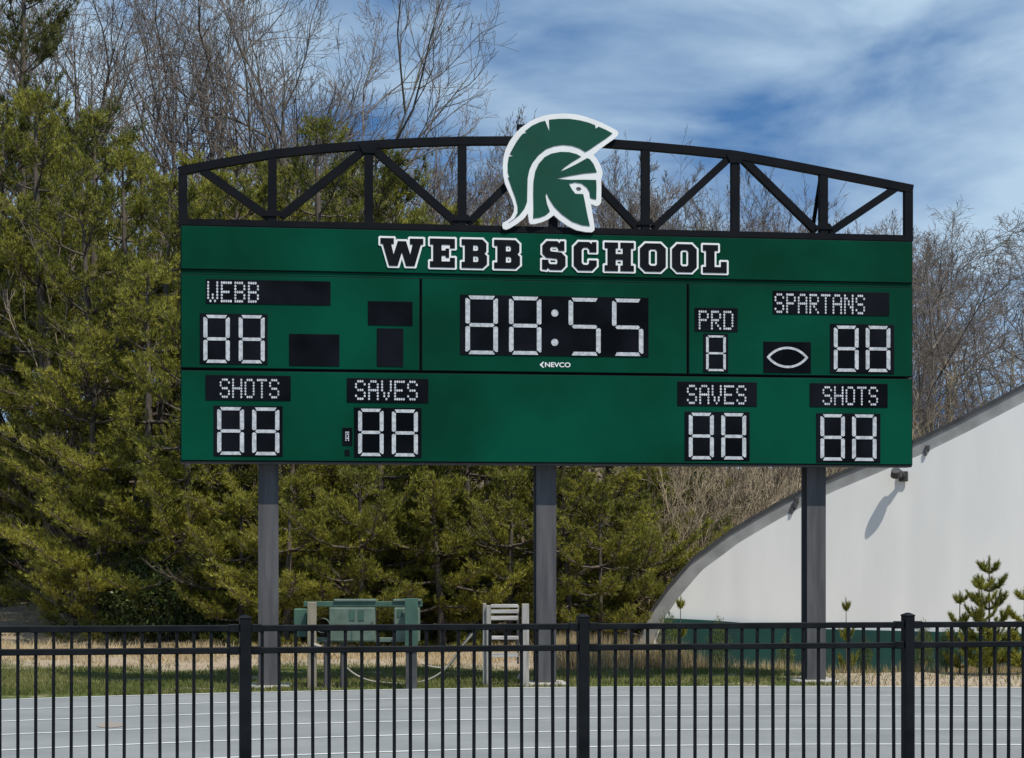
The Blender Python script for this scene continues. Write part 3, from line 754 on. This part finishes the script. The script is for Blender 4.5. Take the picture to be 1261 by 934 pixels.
for a in ((430, 751.5, 437, 764.5), (441, 751.5, 448, 764.5)):
    px_box('vent', *a, RD - .068, .007, M_RACK, en, RO, .001)
px_box('latch', 457, 766, 459.5, 772, RD - .072, .012, M_DARK, en, RO, .001)
px_box('door_seam', 432.6, 768, 433.8, 789, RD - .066, .005, M_RACK, en, RO, 0)
e2 = px_box('enclosure', 485, 748.5, 516.5, 791, RD - .01, .2, M_PALE, rack, RO, .01)
px_box('vent', 489, 751, 496, 760, RD - .018, .007, M_RACK, e2, RO, .001)
px_box('enclosure', 361.5, 750, 378, 785, RD - .05, .2, M_RACK, rack, RO, .01)
px_box('lower_beam', 383, 785.5, 500, 791, RD, .07, M_PALE, rack, RO)
a = at(398, 770, RD - .05)
tube_obj('dial', np.array([(a.x - RO.x, -.16, a.z), (a.x - RO.x, -.06, a.z)]), .085, 14, M_PALE, rack)
for px in (400.5, 421):
    a = at(px, 790, RD); tube_obj('conduit', np.array([(a.x - RO.x, .03, a.z), (a.x - RO.x, .03, -.05)]), .022, 8, M_POST, rack)
a = at(384, 793, RD - .22); b = at(396, 797, RD - .22)
tube_obj('spigot', np.array([(a.x - RO.x, -.22, a.z), (b.x - RO.x, -.24, b.z)]), .02, 6, M_HOSE, rack)

def hose(name, pix, d_, label, r=.012):
    P = [at(x, y, d_) for x, y in pix]
    base = Vector((P[0].x, P[0].y, 0))
    pts = []
    for i in range(len(P) - 1):
        p0, p1, p2, p3 = P[max(i - 1, 0)], P[i], P[i + 1], P[min(i + 2, len(P) - 1)]
        for t in np.linspace(0, 1, 6, endpoint=False):
            pts.append(0.5 * ((2 * p1) + (p2 - p0) * t + (2 * p0 - 5 * p1 + 4 * p2 - p3) * t * t + (3 * p1 - p0 - 3 * p2 + p3) * t ** 3))
    pts.append(P[-1])
    o = tube_obj(name, np.array([(q.x - base.x, q.y - base.y, q.z) for q in pts]), r, 8, M_HOSE)
    o.location = base
    tag(o, label, 'hose'); return o
hose('hose', [(421, 817), (436, 830), (455, 838.5), (478, 841.5), (505, 842), (528, 837), (545, 827), (556, 815), (566, 800), (577, 787), (588, 774)], 21.6, 'long pale hose hanging in a loop from the utility rack towards the pallet')
hose('hose', [(519, 817), (532, 821.5), (548, 822), (558, 815)], 21.9, 'short pale hose end beside the dark metal post of the rack')
hose('stick', [(557, 816), (568, 797), (580, 780)], 22.2, 'slender bare stick leaning up beside the wooden pallet', .012)['category'] = 'stick'

PD = 21.2
po_ = at(622, 700, PD); PO = Vector((po_.x, PD, 0))
pal = empty('wooden_pallet', PO)
tag(pal, 'weathered pale wooden pallet standing upright beside the centre scoreboard post', 'pallet')
px_box('stringer', 594.5, 743.5, 598.5, 847, PD + .06, .12, M_WOOD, pal, PO)
px_box('stringer', 598.8, 746, 604.5, 847, PD + .02, .1, M_WOOD, pal, PO)
px_box('stringer', 642.5, 744, 651.5, 846.5, PD, .11, M_WOOD, pal, PO)
for i, (y0, y1) in enumerate(((744.6, 748.6), (751.0, 755.6), (758.8, 764.0), (771.5, 776), (783.5, 788), (804.5, 809.5))):
    s = px_box('slat', 604.7, y0, 638.5, y1, PD + .02 + .004 * i, .09, M_WOODH, pal, PO)
    s.rotation_euler = (0, random.uniform(-.006, .006), 0)
px_box('brace', 636.5, 746, 639.2, 818, PD + .115, .05, M_WOOD, pal, PO)
bp_ = [at(638, 836, PD + .1), at(644, 824, PD + .1)]
tube_obj('pallet_foot', np.array([(q.x - PO.x, q.y - PO.y, q.z) for q in bp_]), .02, 6, M_WOOD, pal)

# ------------------------------------------------------------------ vegetation
def unit(v): return v / (np.linalg.norm(v) + 1e-9)
def blades(P, D, n, ln, wd, spread, rng):
    """n thin triangular needles round every tuft"""
    M = len(P)
    P = np.repeat(P, n, axis=0); D = np.repeat(D, n, axis=0)
    r = rng.normal(size=P.shape); d = D + r * spread; d /= np.linalg.norm(d, axis=1, keepdims=True) + 1e-9
    w = np.cross(d, rng.normal(size=P.shape)); w /= np.linalg.norm(w, axis=1, keepdims=True) + 1e-9
    L = ln * rng.uniform(0.7, 1.25, size=(len(P), 1)); Wd = wd * rng.uniform(0.7, 1.3, size=(len(P), 1))
    V = np.stack([P - w * Wd / 2 - D * 0.02, P + w * Wd / 2 - D * 0.02, P + d * L], axis=1).reshape(-1, 3)
    T = np.arange(len(V)).reshape(-1, 3)
    return V, T

def make_pine_meshes(seed, H, Rad, base=0.08, dens=1.0, dead=0.25, ln=0.078, wd=0.0125, nb=9, open_=0.0):
    rng = np.random.default_rng(seed)
    wood = Tubes(); tp, td = [], []
    nz = 12; lean = rng.normal(0, 0.02, 2)
    tz = np.linspace(-0.25, H, nz)
    tr = np.stack([lean[0] * tz + 0.08 * np.sin(tz * .7 + seed), lean[1] * tz + 0.08 * np.cos(tz * .6 + seed * 2), tz], axis=1)
    r0 = 0.012 * H + 0.03
    wood.add(tr, r0 * (1 - np.linspace(0, 1, nz)) ** 0.8 + 0.012, 7)
    h = base * H
    while h < H * 0.985:
        t = h / H
        wsc = rng.uniform(0.65, 1.2)
        nbr = rng.integers(3, 5)
        a0 = rng.uniform(0, 6.28)
        for k in range(nbr):
            if rng.random() < open_: continue
            az = a0 + k / nbr * 6.28 + rng.normal(0, 0.35)
            prof_ = min(1.0, (1 - t) ** 0.6 * 1.25) * (0.72 + 0.28 * min(1, t / 0.25))
            L = max(0.22, Rad * prof_ * wsc * rng.uniform(0.6, 1.2))
            el = 0.05 + 0.9 * t ** 2.2 + rng.normal(0, 0.12)
            n = 6; s = np.linspace(0, 1, n)
            dirh = np.array([math.cos(az), math.sin(az), 0]); side = np.array([-math.sin(az), math.cos(az), 0])
            p0 = np.array([np.interp(h, tz, tr[:, 0]), np.interp(h, tz, tr[:, 1]), h])
            bend = rng.normal(0, 0.12) * L
            pts = p0 + np.outer(s * L * math.cos(el), dirh) + np.outer(s ** 2 * bend, side)
            pts[:, 2] += s * L * math.sin(el) - 0.14 * L * np.sin(s * math.pi * 0.8) + 0.16 * L * s ** 3
            rb = 0.010 + 0.013 * L
            wood.add(pts, rb * (1 - 0.85 * s), 4)
            isdead = t < 0.35 and rng.random() < dead
            ntw = int(L / 0.07 * dens) + 4
            for q in range(ntw):
                f = rng.uniform(0.22, 1.0) ** 0.8
                i = f * (n - 1); i0 = min(int(i), n - 2); bpn = pts[i0] + (pts[i0 + 1] - pts[i0]) * (i - i0)
                tang = unit(pts[i0 + 1] - pts[i0])
                sg = 1 if q % 2 else -1
                d = unit(tang * rng.uniform(0.5, 1.0) + side * sg * rng.uniform(0.3, 1.0) + np.array([0, 0, rng.uniform(-0.10, 0.34)]))
                tl = (0.18 + 0.42 * L * (1.1 - f) * 0.6) * rng.uniform(0.6, 1.3)
                tl = min(tl, 0.75)
                m = 3; st = np.linspace(0, 1, m)
                tw = bpn + np.outer(st * tl, d) + np.outer(st ** 2 * tl * 0.22, np.array([0, 0, 1.0]))
                wood.add(tw, 0.008 * (1 - 0.6 * st), 3)
                if isdead: continue
                k_ = max(2, int(tl / 0.050))
                for j in range(k_):
                    g = 0.35 + 0.65 * (j + rng.random() * .6) / k_
                    pp = bpn + d * tl * g + np.array([0, 0, tl * 0.22 * g * g])
                    pp = pp + rng.normal(0, 0.035, 3) * np.array([1.2, 1.2, .7])
                    tp.append(pp); td.append(unit(d * 0.55 + np.array([0, 0, 0.55]) + rng.normal(0, 0.25, 3)))
            if not isdead:
                for j in range(5):
                    tp.append(pts[-1] + rng.normal(0, 0.05, 3)); td.append(unit(pts[-1] - pts[-2] + np.array([0, 0, .1])))
        h += rng.uniform(0.22, 0.62) * (0.8 + 0.05 * H) * (1.15 - 0.35 * t)
    tp = np.array(tp); td = np.array(td)
    V, T = blades(tp, td, nb, ln, wd, 0.62, rng)
    return wood.mesh('pine_trunk'), np_mesh('pine_crown', V, tris=T), max(H, float(V[:, 2].max()))

def make_bare_meshes(seed, H, spread=0.5, up=0.25, twist=0.18, n1=13, n2=8, n3=7, n4=4, rmin=0.0065, trunk_r=0.011, clear=0.25, multi=1, l1=0.42):
    rng = np.random.default_rng(seed)
    big, fine = Tubes(), Tubes()
    def branch(p, d, L, r, lev):
        n = (9, 6, 5, 4, 3)[lev]
        pts = [p]; d = unit(d)
        for i in range(n - 1):
            d = unit(d + rng.normal(0, twist * (0.5 if lev == 0 else 1), 3) + np.array([0, 0, up * (0.25 if lev else 0.4)]))
            pts.append(pts[-1] + d * L / (n - 1))
        pts = np.array(pts); s = np.linspace(0, 1, n)
        end = max(rmin, r * (0.05, 0.12, 0.25, 0.3, 0.3)[lev]); rad = np.maximum(r + (end - r) * s, rmin)
        (big if lev < 2 else fine).add(pts, rad, (7, 5, 4, 3, 3)[lev])
        if lev >= 4: return
        cnt = (n1, n2, n3, n4)[lev]
        if lev < 2:
            branch(pts[-1], pts[-1] - pts[-2], L * 0.16, end, lev + 2)
        cnt = max(1, int(round(cnt * rng.uniform(0.75, 1.25))))
        lo = clear if lev == 0 else 0.18
        for k in range(cnt):
            f = lo + (0.98 - lo) * (k + rng.random()) / cnt
            i = f * (n - 1); i0 = min(int(i), n - 2); q = pts[i0] + (pts[i0 + 1] - pts[i0]) * (i - i0)
            tg = unit(pts[i0 + 1] - pts[i0])
            pr = unit(np.cross(tg, rng.normal(size=3)))
            ang = spread * rng.uniform(0.7, 1.35)
            dd = tg * math.cos(ang) + pr * math.sin(ang)
            if dd[2] < -0.15: dd[2] *= -0.3
            Lc = L * ((l1 if lev == 0 else 0.5) * (1.15 - 0.65 * f)) * rng.uniform(0.65, 1.25) * (1.15 if lev == 0 else 1)
            branch(q, dd, max(Lc, 0.18), max(r * (1 - 0.75 * f) * 0.62, rmin), lev + 1)
    for m in range(multi):
        d0 = np.array([rng.normal(0, 0.07 + 0.2 * (multi > 1)), rng.normal(0, 0.07 + 0.2 * (multi > 1)), 1.0])
        branch(np.array([rng.normal(0, .12) * (multi > 1), rng.normal(0, .12) * (multi > 1), -0.3]), d0, (H + .3) * rng.uniform(0.75 if multi > 1 else 1, 1.0), trunk_r * H + 0.012, 0)
    fm = fine.mesh('bare_crown')
    return big.mesh('bare_trunk'), fm, max(q.co.z for q in fm.vertices)

VAR = {}
def plant(key, name, px, d, h, label, cat, group, mats, rng, wscale=1.0, x=None):
    """a tree as an empty with trunk and crown, its height set in metres"""
    tm, cm, H = VAR[key]
    X = (px - CX) / F_PX * d if x is None else x
    o = empty(name, (X, d, float(ground_z(X, d))), rng.uniform(0, 6.28))
    s = h / H; sw = s * wscale
    o.scale = (sw, sw, s)
    tag(o, label, cat, group)
    a = link(bpy.data.objects.new('trunk', tm), o)
    b = link(bpy.data.objects.new('crown', cm), o)
    for q, m in ((a, mats[0]), (b, mats[1])):
        if not q.data.materials: q.data.materials.append(m)
        elif q.data.materials[0] is not m:
            q.material_slots[0].link = 'OBJECT'; q.material_slots[0].material = m
    return o
rng = random.Random(7)
for i, (H, Rd, bs) in enumerate(((9.0, 2.1, .06), (8.0, 2.3, .05), (6.5, 2.2, .04), (5.0, 2.0, .03))):
    VAR['pine%d' % i] = make_pine_meshes(20 + i, H, Rd, bs, dens=1.15)
VAR['pine4'] = make_pine_meshes(27, 3.3, 1.9, .03, dens=1.3, dead=0.05)
VAR['pineopen'] = make_pine_meshes(31, 14.0, 3.0, .35, dens=0.8, open_=0.3, ln=0.11, wd=0.016, nb=8)
VAR['sapling'] = make_pine_meshes(41, 1.7, 0.55, .08, dens=1.6, dead=0, ln=0.07, wd=0.010, nb=12)
PM = (M_BARKP, M_PINE); PMD = (M_BARKP, M_PINED)
G_P = 'pines in the thicket behind the scoreboard'
L_TALL = 'tall bushy yellow-green pine in the thicket behind the green scoreboard'
L_LOW = 'low spreading pine with layered boughs at the front of the thicket'
# tall row: (photo column, distance, row of its top, variant)
for px, d, ty, k in ((-70, 37, 130, 0), (-5, 37.5, 138, 1), (60, 36.5, 128, 0), (112, 34, 195, 1), (160, 34, 185, 0), (205, 33, 205, 1), (255, 34.5, 200, 0), (300, 34, 175, 1), (345, 35, 190, 0), (402, 34, 140, 0), (455, 35, 165, 1), (505, 35.5, 205, 0), (555, 36, 235, 1), (15, 41, 135, 1), (-40, 44, 150, 0), (75, 43, 165, 0), (180, 42, 205, 0), (265, 43, 215, 1), (375, 43, 200, 0), (480, 42, 230, 1), (130, 38, 150, 1), (230, 38.5, 190, 1), (330, 38, 185, 1), (430, 39, 175, 1)):
    h = CAMH + (HY - ty) / F_PX * d
    lab = (L_TALL if 220 < px else 'tall bushy pine standing clear of the scoreboard above the bare dirt bank')
    plant('pine%d' % k, 'pine_tree', px, d, h, lab, 'tree', G_P if 220 < px else 'tall pines above the dirt bank', PM, rng, rng.uniform(0.95, 1.15))
for px, d, h, k in ((-45, 39, 7.2, 2), (30, 39.5, 7.6, 2), (118, 32.5, 5.8, 3), (170, 31.5, 6.8, 2), (235, 30.5, 5.8, 3), (292, 31.5, 6.2, 2), (355, 30.3, 5.4, 3), (415, 31.2, 6.2, 2), (470, 29.8, 5.0, 3), (530, 30.6, 5.8, 2), (580, 29.6, 5.0, 3), (630, 31, 6.0, 2), (690, 30, 5.2, 3), (738, 31, 5.6, 2), (785, 32, 5.0, 3), (600, 33.5, 6.4, 1), (670, 34, 6.2, 0), (745, 34.5, 6.0, 1), (815, 34.5, 5.0, 3)):
    plant('pine%d' % k, 'pine_tree', px, d, h, L_LOW, 'tree', 'front pines of the thicket', PM, rng, rng.uniform(1.0, 1.25))
L_BUSH = 'bushy young pine with boughs reaching the ground before the taller pines'
for px, d, h in ((118, 31, 2.8), (300, 29.4, 2.6), (352, 28.8, 3.0), (398, 29.4, 2.7), (448, 28.6, 3.1), (492, 29.2, 2.6), (538, 28.7, 3.0), (585, 29.3, 2.7), (632, 28.8, 3.0), (700, 29.0, 2.9), (742, 28.6, 2.6), (778, 29.4, 2.8), (225, 31.4, 3.4), (165, 32, 3.6)):
    plant('pine4', 'pine_tree', px, d, h, L_BUSH, 'tree', 'bushy young pines along the thicket edge', PM, rng, rng.uniform(.9, 1.15))
plant('pineopen', 'pine_tree', 22, 42, 15.5, 'tall dark open-crowned pine rising above the thicket', 'tree', None, PMD, rng)
plant('pine0', 'pine_tree', 868, 46, 10.2, 'lone dark pine among the bare trees seen through the truss', 'tree', None, PMD, rng, .8)

for i in range(3):
    VAR['up%d' % i] = make_bare_meshes(50 + i, 17.0, spread=0.60, up=0.24, twist=0.15, n1=12, n2=8, n3=6, n4=2, clear=0.20, l1=0.42, rmin=0.0062, trunk_r=0.0095)
for i in range(2):
    VAR['far%d' % i] = make_bare_meshes(60 + i, 15.0, spread=0.52, up=0.28, twist=0.15, n1=12, n2=7, n3=6, n4=2, rmin=0.008, clear=0.15, l1=0.34, trunk_r=0.006)
for i in range(2):
    VAR['oak%d' % i] = make_bare_meshes(70 + i, 10.5, spread=0.75, up=0.10, twist=0.26, n1=13, n2=9, n3=8, n4=3, clear=0.12, l1=0.55, trunk_r=0.010, rmin=.0055)
for i in range(2):
    VAR['brush%d' % i] = make_bare_meshes(80 + i, 4.6, spread=0.42, up=0.22, twist=0.14, n1=7, n2=4, n3=2, n4=1, rmin=0.006, clear=0.1, multi=7, l1=0.4, trunk_r=0.004)
GM = (M_BARKG, M_TWIG)
L_UP = 'tall bare grey deciduous tree rising behind the pine thicket'
for px, d, h, k in ((88, 50, 17.5, 0), (128, 46, 18, 1), (165, 52, 18.5, 2), (205, 48, 17.5, 0), (243, 54, 18, 1), (275, 47, 18.5, 2), (312, 52, 17.5, 1), (345, 47, 17, 0), (385, 49, 19, 2), (425, 53, 17.5, 1), (440, 49, 17.5, 2), (410, 46, 18, 0), (230, 58, 17, 0), (330, 60, 17, 2), (40, 54, 19, 1), (-20, 50, 18, 2), (-70, 47, 17, 0)):
    plant('up%d' % k, 'bare_tree', px, d, h, L_UP, 'tree', 'tall bare trees behind the pines', GM, rng, rng.uniform(.95, 1.25))
L_FAR = 'distant slender bare tree on the wooded slope beyond the scoreboard truss'
for i in range(66):
    px = 440 + i * 11.0 + rng.uniform(-9, 9); d = rng.uniform(60, 84)
    ty = np.interp(px, [440, 520, 640, 780, 860, 1000, 1150], [120, 142, 150, 168, 192, 225, 245]) + rng.uniform(-6, 60)
    X = (px - CX) / F_PX * d
    h = CAMH + (HY - ty) / F_PX * d - float(ground_z(X, d))
    plant('far%d' % (i % 2), 'bare_tree', px, d, h, L_FAR, 'tree', 'bare trees on the far slope', GM, rng, rng.uniform(.8, 1.1))
L_OAK = 'wide crooked bare tree behind the white arched building'
for px, d, h, k in ((1100, 46, 10.6, 0), (1165, 50, 11.0, 1), (1222, 47, 10.4, 0), (1285, 52, 10.8, 1), (1340, 48, 10.0, 0), (1035, 52, 10.8, 1), (960, 54, 11.0, 0), (1140, 58, 11.5, 1), (1250, 60, 12, 0), (1195, 43, 8.6, 1)):
    plant('oak%d' % k, 'bare_tree', px, d, h, L_OAK, 'tree', 'crooked bare trees behind the building', GM, rng, rng.uniform(.95, 1.2))
L_BR = 'dense thicket of bare tan brush stems beside the arched building'
for px, d, h in ((800, 32, 4.6), (835, 33, 4.8), (868, 33.5, 5.0), (905, 34.5, 5.0), (940, 35.5, 5.2), (850, 31, 4.0), (980, 37, 5.4), (890, 37, 5.6), (1020, 39, 5.6), (1070, 41, 6), (1120, 42, 6.2), (1180, 43, 6.5), (1250, 44, 7)):
    plant('brush%d' % rng.randrange(2), 'bare_shrub', px, d, h, L_BR, 'shrub', 'tan brush beside the building', (M_TWIGT, M_TWIGT), rng, 1.1)
L_BP = 'bare grey brush tangled among the pine boughs'
for px, d, h in ((88, 33.5, 3.4), (150, 33.2, 4.6), (215, 33, 5.2), (372, 31.4, 4.6), (505, 31.6, 4.0), (725, 31.5, 3.6), (150, 35, 8.4), (285, 36, 9), (470, 37, 9.2), (535, 38, 9.4)):
    plant('brush%d' % rng.randrange(2), 'bare_shrub', px, d, h, L_BP, 'shrub', 'bare brush among the pines', (M_TWIGT, M_TWIG), rng, 1.0)

# leafy evergreen shrubs at the foot of the thicket
def make_shrub(seed, H, Rd, n, leaf):
    g = np.random.default_rng(seed)
    st = Tubes()
    for i in range(16):
        a = g.uniform(0, 6.28); s = np.linspace(0, 1, 5); rr = g.uniform(.3, .9) * Rd
        pts = np.stack([math.cos(a) * rr * s ** 1.3, math.sin(a) * rr * s ** 1.3, -0.1 + s * H * g.uniform(.6, .95)], axis=1)
        st.add(pts, 0.014 * (1 - .7 * s), 4)
    u = g.normal(size=(n, 3)); u /= np.linalg.norm(u, axis=1, keepdims=True)
    r = g.uniform(0.35, 1.0, size=(n, 1)) ** 0.6
    lump = 1 + 0.22 * np.sin(u[:, :1] * 5 + seed) * np.cos(u[:, 1:2] * 6) + 0.15 * np.sin(u[:, 2:3] * 9)
    P = u * r * lump * np.array([[Rd, Rd, H * .52]]) + np.array([[0, 0, H * .5]])
    a = g.normal(size=(n, 3)) + np.array([[0, 0, .5]]); a /= np.linalg.norm(a, axis=1, keepdims=True)
    b = np.cross(a, g.normal(size=(n, 3))); b /= np.linalg.norm(b, axis=1, keepdims=True)
    L = leaf * g.uniform(.6, 1.3, size=(n, 1))
    V = np.stack([P, P + a * L * .5 + b * L * .28, P + a * L, P + a * L * .5 - b * L * .28], axis=1).reshape(-1, 3)
    return st.mesh('shrub_stems'), np_mesh('shrub_leaves', V, quads=np.arange(4 * n).reshape(-1, 4)), H
VAR['shrub0'] = make_shrub(1, 2.0, 1.0, 4200, .085); VAR['shrub1'] = make_shrub(2, 1.4, 0.9, 3200, .08)
L_SH = 'leafy green shrub at the foot of the pine thicket'
for px, d, h, k in ((172, 31, 1.6, 0), (208, 30.6, 1.3, 1), (250, 30.8, 1.5, 0), (288, 30.4, 1.1, 1)):
    plant('shrub%d' % k, 'leafy_shrub', px, d, h, L_SH, 'shrub', 'leafy shrubs along the thicket edge', (M_BARKG, M_LEAF), rng)
L_WD = 'small scraggly green weed bush in dry grass before the building'
for px, d, h in ((822, 25, .75), (885, 24.6, .7), (968, 25.4, .6), (1065, 24.4, .5), (1138, 24.3, .65), (1165, 24.0, .55)):
    plant('shrub1', 'weed_bush', px, d, h, L_WD, 'shrub', 'weeds before the building', (M_BARKG, M_LEAF), rng, .32)

# young pines in front of the white wall: upright leader, whorls of bottle-brush shoots
def make_sapling(seed, H, n_wh):
    g = np.random.default_rng(seed); w = Tubes(); tp, td = [], []
    def shoot(p0, p1, r):
        w.add(np.array([p0, (p0 + p1) / 2, p1]), [r, r * .8, r * .5], 4)
        L = np.linalg.norm(p1 - p0); k = max(3, int(L / .016)); a = unit(p1 - p0)
        for j in range(k):
            f = 0.15 + .85 * j / k
            tp.append(p0 + (p1 - p0) * f); td.append(a)
    top = np.array([0.0, 0, -.1]); z = np.linspace(0.08, 0.86, n_wh) * H
    w.add(np.array([[0, 0, -.1], [0, 0, H * .5], [0, 0, H * .9]]), [.022, .014, .008], 5)
    shoot(np.array([0, 0, H * .84]), np.array([0, 0, H]), .007)
    for zz in z:
        t = zz / H; nb = g.integers(4, 6); a0 = g.uniform(0, 6.28)
        for k in range(nb):
            az = a0 + k / nb * 6.28 + g.normal(0, .2); L = (0.16 + 0.42 * (1 - t)) * H * .62 * g.uniform(.8, 1.15)
            e = 0.35 + 0.55 * t
            mid = np.array([math.cos(az) * L * .55, math.sin(az) * L * .55, zz + L * .55 * math.sin(e) * .7])
            tip = mid + np.array([math.cos(az) * L * .3, math.sin(az) * L * .3, L * .48])
            shoot(np.array([0, 0, zz]), mid, .007); shoot(mid, tip, .006)
            for s in (-1, 1):
                b = az + s * .8
                shoot(mid, mid + np.array([math.cos(b) * L * .25, math.sin(b) * L * .25, L * .34]), .005)
                q = mid * .55 + np.array([0, 0, zz]) * .45
                shoot(q, q + np.array([math.cos(b) * L * .3, math.sin(b) * L * .3, L * .2]), .005)
    V, T = blades(np.array(tp), np.array(td), 9, .065, .009, .5, g)
    return w.mesh('sapling_trunk'), np_mesh('sapling_crown', V, tris=T), H
VAR['sap0'] = make_sapling(5, 1.65, 6); VAR['sap1'] = make_sapling(6, 1.2, 4)
VAR['sap2'] = make_sapling(8, 1.0, 3)
PMS = (M_BARKP, M_PINE)
plant('sap0', 'young_pine', 1218, 23.6, 1.54, 'young pine with two candles of shoots, tallest before the white wall', 'tree', None, PMS, rng, 1.0)
plant('sap0', 'young_pine', 1209, 23.3, 1.30, 'young pine crowded against the tallest young pine by the wall', 'tree', None, PMS, rng, .9)
plant('sap1', 'young_pine', 1182, 23.6, 1.08, 'slim young pine beside the taller one before the white wall', 'tree', None, PMS, rng, .8)
plant('sap1', 'young_pine', 1262, 23.3, 1.12, 'bushy young pine on the far side of the tallest young pine', 'tree', None, PMS, rng, 1.2)
plant('sap2', 'young_pine', 1042, 24.2, 1.02, 'thin pine seedling beside the right-hand scoreboard post', 'tree', None, PMS, rng, .5)
plant('sap2', 'young_pine', 838, 25.2, 1.05, 'spindly pine seedling near the foot of the curved roof edge', 'tree', None, PMS, rng, .55)

# grass
def blade_field(name, n, fx, hgt, wid, lean, mat_, seed, label, cat, fall=None):
    g = np.random.default_rng(seed)
    P = fx(g, n); n = len(P)
    z = ground_z(P[:, 0], P[:, 1])
    h = hgt * g.uniform(.5, 1.3, n) * (fall(P) if fall else 1); az = g.uniform(0, 6.28, n); ln = lean * g.uniform(.2, 1.4, n) * h; b = g.uniform(0, 6.28, n)
    w = wid * g.uniform(.6, 1.3, n)
    B0 = np.stack([P[:, 0] - np.cos(az) * w / 2, P[:, 1] - np.sin(az) * w / 2, z - .01], axis=1)
    B1 = np.stack([P[:, 0] + np.cos(az) * w / 2, P[:, 1] + np.sin(az) * w / 2, z - .01], axis=1)
    T = np.stack([P[:, 0] + np.cos(b) * ln, P[:, 1] + np.sin(b) * ln, z + h], axis=1)
    o = mesh_obj(name, np_mesh(name, np.stack([B0, B1, T], axis=1).reshape(-1, 3), tris=np.arange(3 * n).reshape(-1, 3)), mat_)
    return tag(o, label, cat, kind='stuff')
def off_track(P):
    return P[(np.hypot(P[:, 0] - TC.x, P[:, 1] - TC.y) > TR + 0.12)]
def lawn(g, n):
    P = np.stack([g.uniform(-9, 9, n), 20.0 + 5.0 * g.random(n) ** 1.3], axis=1); P = off_track(P)
    keep = g.random(len(P)) < (0.25 + 0.9 * (np.sin(P[:, 0] * 2.1 + np.sin(P[:, 1] * 3) * 2) * np.sin(P[:, 1] * 2.7 + P[:, 0]) > -0.35)) * (1 - sstep(3.2, 4.2, P[:, 0]) * .9) * (1 - sstep(23.5, 24.8, P[:, 1]) * .75)
    return P[keep]
blade_field('lawn_grass', 120000, lawn, .055, .012, .7, M_GRASS, 1, 'short patchy lawn grass on the verge behind the track', 'grass')
def straw(g, n):
    c = np.stack([0.6 + 7.0 * g.random(260) ** 1.9, g.uniform(24.0, 26.2, 260)], axis=1)
    P = c[g.integers(0, 260, n)] + g.normal(0, .10, (n, 2)); 
    return P[P[:, 1] > 23.7]
blade_field('dry_grass', 13000, straw, .33, .010, .35, M_STRAW, 2, 'tall dry straw-coloured grass before the building and the pines', 'grass', lambda P: 1.15 - 0.7 * sstep(2.2, 3.2, P[:, 0]))
def tuft(g, n):
    c = np.concatenate([np.stack([g.uniform(-9, 1.5, 170), g.uniform(25.5, 29.0, 170)], axis=1), np.stack([g.uniform(-12, -6, 130), g.uniform(29, 38, 130)], axis=1)])
    return c[g.integers(0, 300, n)] + g.normal(0, .16, (n, 2))
blade_field('verge_grass', 22000, tuft, .13, .012, .8, M_STRAW, 3, 'low withered grass tufts on the bare earth before the thicket', 'grass')
